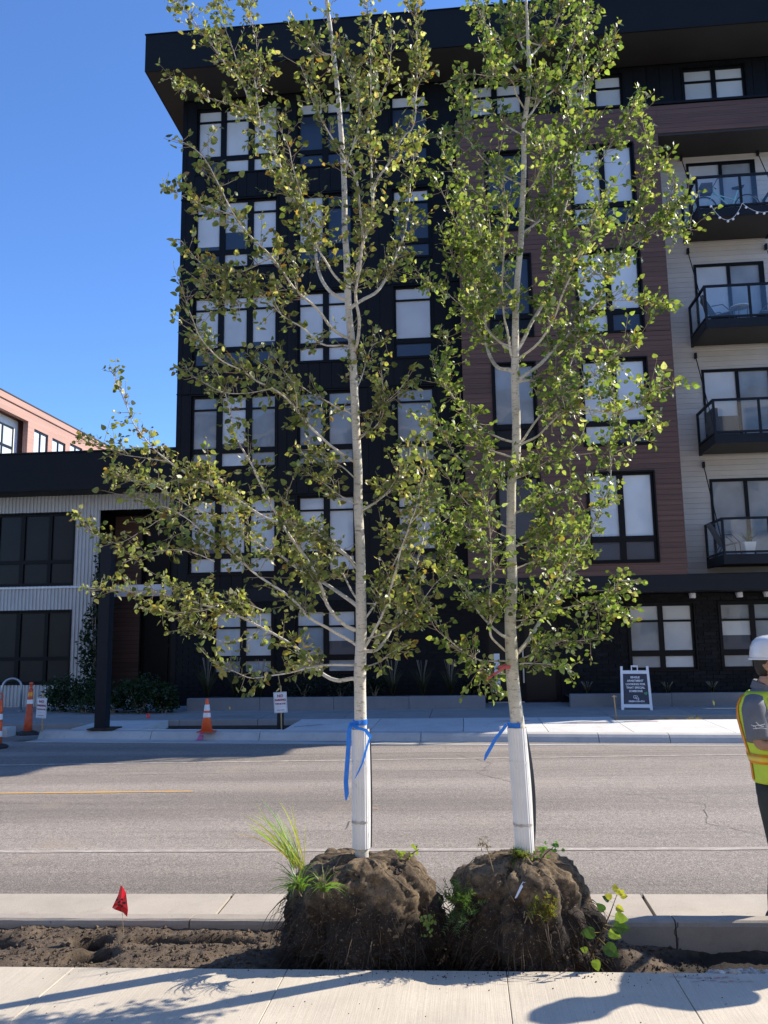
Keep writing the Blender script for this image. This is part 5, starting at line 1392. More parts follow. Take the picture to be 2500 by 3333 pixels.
ASPEN_B_LIMBS=[
[(0.32,4.92,3.29),(0.25,4.97,3.33),(0.20,5.03,3.42),(0.18,5.08,3.52),(0.17,5.19,3.73),(0.14,5.28,3.94),(0.13,5.38,4.18),(0.13,5.46,4.40),(0.12,5.55,4.68),(0.06,5.63,4.94),(-0.01,5.67,5.12),(-0.07,5.73,5.32)],
[(0.34,4.92,3.42),(0.28,4.94,3.47),(0.21,4.97,3.55),(0.18,5.00,3.63),(0.15,5.04,3.82),(0.20,5.09,4.02),(0.24,5.13,4.23),(0.23,5.17,4.45),(0.20,5.21,4.64)],
[(0.35,4.92,3.34),(0.32,4.89,3.42),(0.30,4.84,3.54),(0.28,4.80,3.67),(0.28,4.74,3.85),(0.29,4.69,4.01),(0.31,4.64,4.17),(0.30,4.61,4.33),(0.25,4.57,4.47)],
[(0.37,4.92,3.43),(0.44,4.96,3.56),(0.52,5.01,3.72),(0.59,5.06,3.88),(0.65,5.11,4.09),(0.69,5.15,4.27),(0.72,5.18,4.43),(0.77,5.22,4.64),(0.82,5.25,4.86),(0.87,5.29,5.08),(0.90,5.31,5.28),(0.92,5.33,5.45),(0.92,5.35,5.68),(0.95,5.36,5.90),(1.00,5.38,6.12),(1.03,5.38,6.32)],
[(0.38,4.92,3.37),(0.49,4.84,3.43),(0.56,4.77,3.53),(0.61,4.70,3.65),(0.64,4.66,3.71),(0.68,4.61,3.79),(0.73,4.55,3.89),(0.78,4.50,3.99),(0.83,4.45,4.09),(0.87,4.40,4.19)],
[(0.38,4.92,3.24),(0.48,5.00,3.33),(0.62,5.12,3.50),(0.78,5.24,3.67),(0.91,5.34,3.86),(0.98,5.41,3.99),(1.04,5.46,4.13),(1.15,5.54,4.30),(1.29,5.60,4.42),(1.45,5.66,4.53),(1.57,5.70,4.52),(1.68,5.73,4.55)],
[(0.94,5.34,3.89),(1.08,5.32,3.86),(1.21,5.30,3.85),(1.35,5.28,3.82)],
[(1.10,5.54,4.24),(1.18,5.48,4.49),(1.26,5.45,4.61),(1.30,5.41,4.79),(1.33,5.38,4.97),(1.32,5.36,5.07)],
[(0.78,5.22,4.64),(0.87,5.23,4.69),(1.01,5.26,4.86),(1.08,5.28,4.98),(1.14,5.30,5.08),(1.22,5.32,5.21),(1.30,5.34,5.37)],
[(1.33,5.60,4.44),(1.42,5.58,4.48),(1.49,5.56,4.59),(1.61,5.53,4.66)],
[(0.38,4.92,3.22),(0.54,5.00,3.25),(0.67,5.06,3.31),(0.75,5.15,3.52),(0.79,5.20,3.66),(0.83,5.26,3.83)],
[(0.37,4.92,2.85),(0.43,4.90,2.93),(0.51,4.88,3.02),(0.61,4.86,3.10),(0.72,4.84,3.16),(0.84,4.81,3.24),(0.95,4.79,3.33),(1.06,4.78,3.39)],
[(0.35,4.92,2.82),(0.45,4.85,2.86),(0.51,4.79,2.91),(0.61,4.71,2.97),(0.73,4.64,2.95),(0.85,4.57,2.91),(0.97,4.50,2.92),(1.08,4.43,2.97),(1.17,4.38,3.01)],
[(0.29,4.92,1.59),(0.39,5.01,1.70),(0.48,5.10,1.83),(0.57,5.17,1.94),(0.68,5.28,2.13),(0.78,5.36,2.30),(0.85,5.41,2.41),(0.97,5.51,2.67),(1.01,5.59,2.95),(1.06,5.66,3.22),(1.06,5.71,3.43),(1.06,5.76,3.72)],
[(1.00,5.59,2.89),(1.11,5.57,2.94),(1.21,5.54,3.00),(1.29,5.52,3.05)],
[(0.30,4.92,1.75),(0.36,4.87,1.81),(0.45,4.81,1.90),(0.53,4.74,2.00),(0.60,4.67,2.14),(0.63,4.60,2.27)],
[(0.27,4.92,1.54),(0.38,4.94,1.58),(0.45,4.96,1.64),(0.56,4.98,1.66),(0.69,5.01,1.66),(0.80,5.03,1.69)],
[(0.48,5.10,1.83),(0.62,5.15,1.86),(0.76,5.20,1.89),(0.90,5.24,1.87),(0.99,5.27,1.81)],
[(0.78,5.20,1.89),(0.84,5.15,1.91),(0.92,5.06,2.00),(0.97,5.03,1.97)],
[(0.21,4.92,1.55),(0.10,4.94,1.55),(0.01,4.97,1.59),(-0.08,4.99,1.65),(-0.15,5.01,1.72),(-0.20,5.03,1.79),(-0.22,5.05,1.92)],
[(0.22,4.92,1.61),(0.15,4.85,1.68),(0.14,4.79,1.76),(0.14,4.69,1.91),(0.15,4.63,1.99),(0.15,4.53,2.14),(0.14,4.43,2.30),(0.11,4.33,2.45)],
[(0.21,4.85,1.70),(0.13,4.93,1.78),(0.06,5.01,1.88),(-0.00,5.09,1.99),(-0.07,5.17,2.11),(-0.11,5.25,2.26),(-0.15,5.33,2.43),(-0.17,5.42,2.65)],
[(0.30,4.92,2.85),(0.21,4.96,2.90),(0.12,5.01,2.97),(0.03,5.06,3.08),(-0.07,5.12,3.25),(-0.09,5.17,3.40),(-0.08,5.20,3.52),(-0.06,5.25,3.68)],
[(0.26,4.92,2.77),(0.11,4.99,2.85),(0.00,5.04,2.92),(-0.11,5.08,2.98),(-0.21,5.12,3.07)],
[(0.29,4.92,2.54),(0.18,4.89,2.62),(0.07,4.86,2.69),(-0.04,4.84,2.78),(-0.10,4.81,2.91)],
[(0.28,4.92,2.32),(0.17,4.86,2.37),(0.06,4.79,2.44),(-0.02,4.73,2.52),(-0.09,4.67,2.62)],
[(0.28,4.92,2.18),(0.18,4.98,2.20),(0.10,5.05,2.27),(0.01,5.11,2.32),(-0.07,5.17,2.40)],
[(0.30,4.92,2.62),(0.40,4.90,2.65),(0.51,4.87,2.71),(0.61,4.85,2.74),(0.72,4.83,2.83)],
[(0.29,4.92,2.40),(0.43,4.99,2.48),(0.55,5.04,2.54),(0.69,5.09,2.58),(0.83,5.14,2.64)],
[(0.29,4.92,2.21),(0.42,4.95,2.27),(0.53,4.96,2.29),(0.65,4.99,2.38),(0.76,5.01,2.45)],
[(0.28,4.92,2.07),(0.40,4.99,2.12),(0.52,5.05,2.15),(0.63,5.10,2.13),(0.77,5.17,2.21)],
[(0.46,4.92,5.04),(0.41,4.86,5.09),(0.40,4.82,5.13),(0.34,4.77,5.16),(0.24,4.71,5.11),(0.12,4.65,5.10),(0.05,4.61,5.05)],
[(0.50,4.92,4.97),(0.57,4.97,5.10),(0.67,5.02,5.20),(0.72,5.06,5.29),(0.80,5.14,5.53),(0.88,5.21,5.76),(0.94,5.27,5.99)],
[(0.50,4.92,5.40),(0.46,5.01,5.60),(0.43,5.11,5.84),(0.43,5.17,6.00),(0.43,5.26,6.28)],
[(0.51,4.92,5.36),(0.59,4.99,5.50),(0.69,5.06,5.66),(0.76,5.14,5.87),(0.79,5.19,5.99),(0.84,5.25,6.18)],
[(0.47,4.92,5.22),(0.34,5.13,5.64),(0.26,5.21,5.83),(0.22,5.30,6.05),(0.18,5.34,6.16)],
[(0.46,4.92,4.82),(0.34,5.01,4.99),(0.21,5.10,5.18),(0.09,5.16,5.26),(0.03,5.20,5.37)],
[(0.43,4.92,4.50),(0.28,4.84,4.55),(0.17,4.78,4.64),(0.06,4.71,4.75),(-0.04,4.67,4.72)],
[(0.13,5.38,4.18),(0.04,5.35,4.44),(-0.05,5.33,4.64),(-0.11,5.31,4.81),(-0.16,5.31,4.86)],
[(0.14,5.28,3.94),(0.04,5.26,4.07),(-0.04,5.23,4.27),(-0.10,5.21,4.40)],
[(0.17,5.19,3.73),(0.05,5.24,3.84),(-0.07,5.29,3.98),(-0.17,5.33,4.07),(-0.26,5.37,4.17)],
[(0.41,4.92,4.17),(0.57,5.03,4.34),(0.65,5.14,4.61),(0.66,5.24,4.89),(0.69,5.31,5.09)],
[(0.46,4.92,4.75),(0.63,4.98,4.82),(0.72,5.03,4.97),(0.77,5.07,5.15)],
[(0.43,4.92,4.42),(0.50,4.84,4.46),(0.54,4.74,4.55),(0.51,4.65,4.64)],
[(0.37,4.92,3.77),(0.27,5.04,3.96),(0.18,5.15,4.13),(0.10,5.22,4.26)],
[(0.92,5.33,5.45),(1.02,5.31,5.53),(1.05,5.29,5.67),(1.07,5.28,5.73)],
[(0.69,5.15,4.27),(0.79,5.11,4.33),(0.91,5.08,4.35),(1.00,5.04,4.45)],
[(0.64,4.66,3.71),(0.79,4.75,3.79),(0.94,4.84,3.86),(1.05,4.91,3.97)],
[(0.21,4.92,1.48),(0.14,4.94,1.47),(0.07,4.97,1.49),(0.02,4.98,1.48)],
[(0.30,4.92,1.53),(0.39,4.87,1.53),(0.48,4.81,1.53),(0.56,4.76,1.52)],
[(0.10,4.94,1.55),(0.07,4.96,1.48),(0.14,4.99,1.41),(0.17,5.00,1.37)],
]
LEAF_OUT = [(0, 0), (.20, -.04), (.38, .10), (.44, .32), (.36, .58), (.18, .84), (0, 1.06)]
def leaf_geo(rn, pet=.55):
    """unit leaf: verts, faces, rim flag; stalk from (0,-pet,0), blade along +y"""
    cup = rn.uniform(-.05, .30); bend = rn.uniform(-.45, .15); wv = rn.uniform(-.05, .05)
    v = []; rim = []
    mid = [(0, 0), (0, .34), (0, .70), (0, 1.04)]
    def z(x, y): return abs(x) * cup + bend * y * y * .35 + wv * math.sin(y * 6 + x * 4)
    for x, y in mid: v.append((x, y, z(x, y))); rim.append(0 if y < 1 else 1)
    f = []
    for s in (1, -1):
        ids = [0] + [len(v) + i for i in range(5)] + [3]
        for x, y in LEAF_OUT[1:-1]:
            v.append((x * s, y, z(x, y))); rim.append(1)
        tri = [(0, ids[1], ids[2]), (0, ids[2], 1), (1, ids[2], ids[3]), (1, ids[3], ids[4]), (1, ids[4], 2), (2, ids[4], ids[5]), (2, ids[5], 3)]
        for t3 in tri: f.append(t3 if s > 0 else t3[::-1])
    n = len(v); w = .022
    v += [(-w, 0, z(0, 0)), (w, 0, z(0, 0)), (w * .8, -pet * .5, .05), (-w * .8, -pet * .5, .05), (w * .8, -pet, 0), (-w * .8, -pet, 0)]
    rim += [2] * 6
    f += [(n, n + 1, n + 2, n + 3), (n + 3, n + 2, n + 4, n + 5)]
    return v, f, rim

def leaf_colors(rn, kind):
    k = rn.random()
    if kind == 'A':
        base = (.060, .078, .028) if k < .32 else ((.140, .168, .060) if k < .74 else ((.215, .235, .090) if k < .92 else (.33, .33, .21)))
        rim = (.24, .12, .03) if rn.random() < .06 else ((.20, .18, .06) if rn.random() < .12 else base)
    else:
        base = (.058, .092, .026) if k < .32 else ((.118, .165, .048) if k < .74 else ((.185, .235, .075) if k < .94 else (.31, .34, .20)))
        rim = base if rn.random() < .985 else (.26, .17, .04)
    base = tinted(base, .18, rn)
    return base, rim, (.22, .17, .07)

def aspen(name, label, trunk, radii, limbs, kind, bark_m, spacing, seed, leaf_size, dense, subs):
    rn = random.Random(seed)
    root = empty(name, (trunk[0][0], trunk[0][1], -.15), label, 'tree', 'balled aspens waiting to be planted')
    def smooth(pts, rad, k=4):
        P = [Vector(p) for p in pts]; out = []; ro = []
        for i in range(len(P) - 1):
            p0, p1, p2, p3 = P[max(i - 1, 0)], P[i], P[i + 1], P[min(i + 2, len(P) - 1)]
            for j in range(k):
                t_ = j / k
                out.append(.5 * ((2 * p1) + (p2 - p0) * t_ + (2 * p0 - 5 * p1 + 4 * p2 - p3) * t_ * t_ + (3 * p1 - p0 - 3 * p2 + p3) * t_ ** 3)); ro.append(rad[i] * (1 - t_) + rad[i + 1] * t_)
        out.append(P[-1]); ro.append(rad[-1]); return out, ro
    tp, tr_ = smooth(trunk, radii, 4)
    tr_ = [r * (1 + .05 * noise.noise(Vector((p.z * 9, seed, 0)))) for p, r in zip(tp, tr_)]
    b = MB().tube([(trunk[0][0] - .01, trunk[0][1], trunk[0][2] - .20)] + tp, [tr_[0] * 1.35] + tr_, 14)
    # knots where limbs leave the trunk
    tk = b.build('trunk', bark_m, root, True)
    leaves = []; twigs = MB()
    limbs = list(limbs)
    for limb in list(limbs):
        V_ = [Vector(p) for p in limb]; L = sum((a - c).length for a, c in zip(V_, V_[1:]))
        for k in range(int(L * subs + rn.random())):
            i = rn.randrange(max(1, len(V_) // 4), max(2, int(len(V_) * .85))); i = min(i, len(V_) - 1); d = (V_[i] - V_[i - 1]).normalized(); p = V_[i - 1].lerp(V_[i], rn.random())
            if p.z < 1.55: continue
            d = (d * .75 + Vector((rn.uniform(-1, 1), rn.uniform(-1, 1), rn.uniform(-.4, .9))) * .75).normalized(); SL = rn.uniform(.10, .26); pts = [tuple(p)]
            for q in range(4):
                p = p + d * SL / 4; d = (d + Vector((rn.uniform(-.2, .2), rn.uniform(-.2, .2), .14))).normalized(); pts.append(tuple(p))
            limbs.append(pts)
    for li, limb in enumerate(limbs):
        L = sum((Vector(a) - Vector(c)).length for a, c in zip(limb, limb[1:]))
        r0 = min(.0125, .0034 + .0042 * L)
        d0 = min((Vector(limb[0]) - p).length for p in tp)
        if d0 > .12: r0 *= .6
        rad = [max(.0014, r0 * (1 - .88 * i / (len(limb) - 1))) for i in range(len(limb))]
        start = limb
        if d0 < .12:
            near = min(tp, key=lambda p: (Vector(limb[0]) - p).length)
            start = [tuple(near - Vector((0, 0, .02)))] + list(limb); rad = [r0 * 1.25] + rad
        sp, sr = smooth(start, rad, 4)
        sp = [p + Vector((noise.noise(p * 6), noise.noise(p * 6 + Vector((9, 0, 0))), noise.noise(p * 6 + Vector((0, 9, 0))))) * .012 * min(1, i / 6) for i, p in enumerate(sp)]
        MB().tube(sp, sr, 8 if r0 > .01 else 6).build('branch', bark_m, root, True)
        # leafy shoots along the outer part
        acc = 0; walked = 0; s0 = min(.42, .26 * L + .05) if d0 < .12 else .04
        for i in range(len(sp) - 1):
            seg = sp[i + 1] - sp[i]; sl_ = seg.length
            walked += sl_; acc += sl_
            if walked < s0: continue
            frac = walked / max(L, .01)
            while acc > spacing:
                acc -= spacing * rn.uniform(.6, 1.4)
                if rn.random() > dense * (.55 + .5 * frac): continue
                p = sp[i] + seg * rn.random(); d = seg.normalized()
                rnd_v = Vector((rn.uniform(-1, 1), rn.uniform(-1, 1), rn.uniform(-.75, 1))).normalized()
                dd = (d * rn.uniform(.2, .8) + rnd_v * .9 + Vector((0, 0, .10))).normalized()
                tl = rn.uniform(.02, .11) * (1.0 if rn.random() < .72 else 1.9)
                q = p + dd * tl * .5 + Vector((0, 0, -.004)); e = p + dd * tl
                twigs.tube([p, q, e], [.0022, .0017, .0011], 4, False)
                nl = max(2, int(tl * 45)) if rn.random() < .9 else 2
                nl = min(nl, 7)
                for k in range(nl):
                    u = (k + 1) / nl if nl > 1 else 1
                    o_ = p + dd * tl * (.35 + .65 * u)
                    ld = (dd * .5 + Vector((rn.uniform(-1, 1), rn.uniform(-1, 1), rn.uniform(-.9, .55)))).normalized()
                    leaves.append((o_, ld, leaf_size * rn.choice([.5, .65, .8, .9, 1.0, 1.1, 1.25])))
        tip = sp[-1]; d = (sp[-1] - sp[-3]).normalized()
        for k in range(7):
            leaves.append((tip - d * .02 * k, (d * .8 + Vector((rn.uniform(-1, 1), rn.uniform(-1, 1), rn.uniform(-.6, .8)))).normalized(), leaf_size * rn.uniform(.6, 1.05)))
    # a few leaves at the leader
    for p in tp:
        if p.z > 3.2:
            for k in range(2):
                if rn.random() < .28:
                    dd = Vector((rn.uniform(-1, 1), rn.uniform(-1, 1), .4)).normalized(); e = p + dd * rn.uniform(.06, .16)
                    twigs.tube([p, (p + e) / 2 + Vector((0, 0, .01)), e], [.003, .002, .0012], 4, False)
                    for q in range(5): leaves.append((p.lerp(e, .4 + .15 * q), (dd + Vector((rn.uniform(-1, 1), rn.uniform(-1, 1), rn.uniform(-1, .6)))).normalized(), leaf_size * rn.uniform(.65, 1.1)))
    tag(twigs.build('twigs', M['twig'], root), kind='stuff')
    # place leaves: nearest to the street side as single leaves, the rest as one mass of real leaves
    def mat_of(o_, ld, s, rn):
        y = ld; side = y.cross(Vector((rn.uniform(-1, 1), rn.uniform(-1, 1), rn.uniform(-.8, 1.0)))).normalized(); n_ = side.cross(y).normalized()
        c = o_ + y * s * .5
        return Matrix(((side.x * s, y.x * s, n_.x * s, c.x), (side.y * s, y.y * s, n_.y * s, c.y), (side.z * s, y.z * s, n_.z * s, c.z), (0, 0, 0, 1)))
    order = sorted(range(len(leaves)), key=lambda i: -leaves[i][2] / (leaves[i][0] - Vector((0, 0, 1.7))).length if leaves[i][0].z < 5.6 else 9)
    single = set(order[:295])
    variants = []
    for k in range(10):
        v, f, rim = leaf_geo(rn); base, rc, pc = leaf_colors(rn, kind)
        lb = MB(); lb.v = v; lb.f = f; lb.c = [base if r == 0 else (rc if r == 1 else pc) for r in rim]
        variants.append(lb.mesh('leaf', M['leaf']))
    mass = MB()
    shapes = [leaf_geo(rn) for _ in range(24)]
    for i, (o_, ld, s) in enumerate(leaves):
        mt = mat_of(o_, ld, s, rn)
        if i in single:
            o = bpy.data.objects.new('leaf', rn.choice(variants)); COL.objects.link(o)
            loc, rot, sca = mt.decompose(); o.location = loc; o.rotation_euler = rot.to_euler(); o.scale = (s, s, s)
            attach(o, root)
        else:
            v, f, rim = rn.choice(shapes); base, rc, pc = leaf_colors(rn, kind); n0 = len(mass.v)
            for p, r in zip(v, rim):
                mass.v.append(tuple(mt @ Vector(p))); mass.c.append(base if r == 0 else (rc if r == 1 else pc))
            for q in f: mass.f.append(tuple(n0 + j for j in q))
    tag(mass.build('foliage', M['leaf'], root), kind='stuff')
    print(name, 'leaves', len(leaves))
    return root

treeA = aspen('aspen_tree', 'left balled aspen with olive and yellow edged leaves and white trunk guard', ASPEN_A_TRUNK, ASPEN_A_RADII, ASPEN_A_LIMBS, 'A', M['bark_a'], .0130, 7, .0340, .80, 2.6)
treeB = aspen('aspen_tree', 'right balled aspen with fresh green leaves and a red ribbon on its trunk', ASPEN_B_TRUNK, ASPEN_B_RADII, ASPEN_B_LIMBS, 'B', M['bark_b'], .0102, 9, .0315, .94, 2.4)

# trunk guards: ribbed plastic wrapped once round, dark inside
def guard(root, c0, c1, z0, z1, r, seam, seed, bulge):
    """c0,c1: trunk centre at bottom and top"""
    b = MB(); lin = MB(); n = 96; rows = 15; rn = random.Random(seed)
    def pt(u, v, off, ext=0):
        a = seam + u * (2 * PI * 1.12)
        rr = r * (1 + .10 * u) + off + (.0016 if int(u * n) % 4 < 2 else 0)
        if u > .93: rr += bulge * (u - .93) / .07 * math.sin(PI * min(1, v * 1.05)) ** .8
        cx = c0[0] + (c1[0] - c0[0]) * v; cy = c0[1] + (c1[1] - c0[1]) * v
        return (cx + rr * math.cos(a), cy + rr * math.sin(a), z0 + (z1 - z0) * v + (.03 * (u < .25) * (1 - v)) )
    for bb_, off, u0, u1 in ((b, 0, 0, 1), (lin, -.0035, .0, 1.0)):
        n0 = len(bb_.v)
        for j in range(rows):
            v = j / (rows - 1)
            for i in range(n + 1): bb_.v.append(pt(u0 + (u1 - u0) * i / n, v, off))
        for j in range(rows - 1):
            for i in range(n):
                a = n0 + j * (n + 1) + i; bb_.f.append((a, a + 1, a + n + 2, a + n + 1))
    g = b.build('trunk_guard', M['guard'], root)
    lin.build('lining', M['guard_black'], g)
    # flapping dark edge on the right
    fl = MB(); prev = None
    for j in range(rows):
        v = j / (rows - 1); p = Vector(pt(1.0, v, 0)); w = .007 + .014 * math.sin(PI * v) * (1 if bulge > .01 else .1)
        q = p + Vector((w, .012, 0))
        if prev: fl.quad(prev[0], prev[1], q, p)
        prev = (p, q)
    fo = fl.build('flap', M['guard_black'], g); sm = fo.modifiers.new('thickness', 'SOLIDIFY'); sm.thickness = .004
    for v in (.22, .72):
        tb_ = MB(); k = 30
        for i in range(k):
            p, q = pt(i / k * .88, v, .003), pt((i + 1) / k * .88, v, .003)
            h = .014 + .004 * math.sin(i * 1.7)
            tb_.quad((p[0], p[1], p[2] - h * .5), (q[0], q[1], q[2] - h * .5), (q[0], q[1], q[2] + h * .5), (p[0], p[1], p[2] + h * .5))
        tb_.build('tape', M['tape'] if v < .5 else M['guard'], g)
    return g
guard(treeA, (-.633, 4.95), (-.632, 4.95), .505, 1.168, .0465, R(-35), 1, .004)
guard(treeB, (.292, 4.92), (.272, 4.92), .50, 1.175, .0485, R(-20), 2, .014)
MB().quad((-.700, 4.895, .66), (-.688, 4.892, .665), (-.70, 4.89, .63), (-.722, 4.89, .61)).build('tape_end', M['tape'], treeA)

def ribbon(root, pts, w, m, side, name='ribbon'):
    b = MB(); side = Vector(side); n0 = 0
    for i, p in enumerate(pts):
        p = Vector(p[:3]) if len(p) == 3 else Vector(p[:3]); k = w * (1 if i < len(pts) - 1 else .35) * .5
        tw = Matrix.Rotation(.25 * math.sin(i * 1.4), 3, 'Z') @ side
        b.v += [tuple(p - tw * k), tuple(p + tw * k)]
    for i in range(len(pts) - 1): b.f.append((2 * i, 2 * i + 1, 2 * i + 3, 2 * i + 2))
    o = b.build(name, m, root, True); return o
def band(root, c, r, z0, z1, m, wob=.004, name='ribbon'):
    b = MB(); n = 28
    for k in range(n + 1):
        a = 2 * PI * k / n; rr = r + .001
        for z in (z0, z1): b.v.append((c[0] + rr * math.cos(a), c[1] + rr * math.sin(a), z + wob * math.sin(a + (1 if z == z1 else 0))))
    for k in range(n): b.f.append((2 * k, 2 * k + 2, 2 * k + 3, 2 * k + 1))
    return b.build(name, m, root, True)
band(treeA, (-.632, 4.95), .0415, 1.195, 1.222, M['blue_ribbon'], .004)
ribbon(treeA, [(-.676, 4.905, 1.212), (-.690, 4.885, 1.16), (-.692, 4.880, 1.08), (-.700, 4.878, .98), (-.708, 4.877, .88), (-.704, 4.876, .815), (-.708, 4.876, .78)], .026, M['blue_ribbon'], (1, .25, .05))
ribbon(treeA, [(-.676, 4.900, 1.205), (-.640, 4.888, 1.18), (-.592, 4.885, 1.168), (-.566, 4.888, 1.13), (-.590, 4.880, 1.06), (-.610, 4.878, .99), (-.636, 4.876, .935), (-.655, 4.876, .90)], .022, M['blue_ribbon'], (.75, .2, .55))
band(treeB, (.268, 4.92), .0445, 1.178, 1.205, M['blue_ribbon'], .002)
ribbon(treeB, [(.214, 4.885, 1.195), (.19, 4.875, 1.165), (.15, 4.868, 1.12), (.12, 4.866, 1.07), (.095, 4.866, 1.03), (.082, 4.866, 1.0)], .020, M['blue_ribbon'], (.75, .2, -.65))
band(treeB, (.222, 4.92), .0430, 1.512, 1.528, M['red_ribbon'], .006)
ribbon(treeB, [(.222, 4.876, 1.518), (.195, 4.868, 1.502), (.16, 4.862, 1.482), (.13, 4.86, 1.462), (.105, 4.86, 1.443)], .014, M['red_ribbon'], (.45, .1, -.9))

# root balls: burlap over soil, folded and tied
def root_ball(root, c, rx, ry, z0, z1, seed, crease):
    rn = random.Random(seed); n, m = 130, 64; b = MB()
    zc = (z0 + z1) / 2; h = (z1 - z0) / 2
    def P(i, j, puff=0):
        a = 2 * PI * i / n; t_ = -PI / 2 + PI * j / m
        ct = math.copysign(abs(math.cos(t_)) ** .52, math.cos(t_)); s_ = math.copysign(abs(math.sin(t_)) ** .74, math.sin(t_))
        d = Vector((ct * math.cos(a), ct * math.sin(a), s_))
        q = d * 2.4 + Vector((seed * 3.1, 0, 0))
        k = 1 + .15 * noise.noise(q * .8) + .075 * noise.noise(q * 1.9)
        fq = Vector((math.cos(a) * 2.6 + seed, math.sin(a) * 2.6, s_ * 1.6))
        k -= .055 * max(0, 1 - abs(noise.noise(fq)) * 7) * (.4 + .6 * ct) + .05 * max(0, 1 - abs(noise.noise(q * 1.3 + Vector((0, 5, 0)))) * 8) + .02 * max(0, 1 - abs(noise.noise(q * 2.9)) * 6)
        for ca, w_ in crease: k -= .09 * math.exp(-(((a - ca + PI) % (2 * PI) - PI) / w_) ** 2) * (.35 + .65 * max(0, ct))
        k += .034 * noise.fractal(q * 6, 1, 2, 5) + (.11 * noise.fractal(q * 3.5, 1, 2, 5)) * max(0, .35 - s_)
        taper = 1.0 - .10 * max(0, s_)
        return Vector((c[0] + d.x * rx * k * taper, c[1] + d.y * ry * k * taper, zc + d.z * h * (1 + .6 * (k - 1)) + gz(c[0], c[1]) ))
    for j in range(m + 1):
        for i in range(n): b.v.append(tuple(P(i, j)))
    for j in range(m):
        for i in range(n):
            a = j * n + i; d = j * n + (i + 1) % n; b.f.append((a, d, d + n, a + n))
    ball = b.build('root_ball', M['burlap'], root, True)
    # crumbling soil crown and the torn lower skirt
    so = MB()
    for i in range(900):
        a = rn.uniform(0, 6.28); rr = rn.random() ** .6 * .62
        x = c[0] + rx * rr * math.cos(a); y = c[1] + ry * rr * math.sin(a)
        lump(so, (x, y, z1 - .035 - .10 * rr * rr + rn.uniform(-.01, .012)), rn.uniform(.006, .020), rn)
    for i in range(1500):
        a = rn.uniform(0, 6.28); j = int(6 + 28 * rn.random() ** 1.3); p = P(int(a / (2 * PI) * n), j)
        if noise.noise(p * 9) < -.05: continue
        dr_ = Vector((p.x - c[0], p.y - c[1], 0)) * rn.uniform(-.03, .03)
        lump(so, p + dr_, rn.uniform(.006, .024), rn)
    tag(so.build('clinging_soil', M['soil_dark'], ball), kind='stuff')
    rt_ = MB()
    for i in range(800):
        a = rn.uniform(0, 6.28); j = rn.randrange(10, 38); p = P(int(a / (2 * PI) * n), j)
        out = Vector((math.cos(a) * rx, math.sin(a) * ry, 0)).normalized(); L = rn.uniform(.05, .26); pts = [p - out * .02]
        d = (out * rn.uniform(.3, 1.0) + Vector((rn.uniform(-.4, .4), rn.uniform(-.4, .4), rn.uniform(-.6, .2)))).normalized()
        for k in range(5):
            pts.append(pts[-1] + d * L / 5); d = (d + Vector((rn.uniform(-.35, .35), rn.uniform(-.35, .35), -.45))).normalized()
        wq = rn.choice([.5, .6, .8, 1.1]); rt_.tube(pts, [.0030 * wq, .0026 * wq, .0022 * wq, .0018 * wq, .0014 * wq, .0008 * wq], 4, False)
    tag(rt_.build('roots', M['root'], ball), kind='stuff')
    # twine over the top and knotted at the front
    for k in range(6):
        a = 2 * PI * k / 6 + .8 + rn.uniform(-.2, .2); i0 = int(a / (2 * PI) * n) % n; pts = []
        for j in range(61, 40, -2):
            q = P((i0 + int((61 - j) * .5)) % n, j); oc = Vector((q.x - c[0], q.y - c[1], q.z - zc)).normalized(); pts.append(q + oc * .004)
        MB().tube(pts, .0026, 5).build('twine', M['twine'], ball)
    i0 = int(4.75 / (2 * PI) * n); kn = P(i0, 38) + Vector((0, -.012, 0)); kb = MB()
    for s in (-1, 1):
        kb.tube([kn, kn + Vector((s * .018, -.008, .01)), kn + Vector((s * .022, -.010, -.02)), kn + Vector((s * .004, -.006, -.012)), kn + Vector((s * .02, -.006, -.05))], .0035, 5)
    kb.build('knot', M['twine'], ball)
    return ball, P
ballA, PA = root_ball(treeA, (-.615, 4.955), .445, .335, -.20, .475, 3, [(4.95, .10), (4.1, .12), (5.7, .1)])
ballB, PBf = root_ball(treeB, (.27, 4.94), .415, .335, -.22, .475, 8, [(5.35, .09), (4.3, .10), (5.9, .1)])

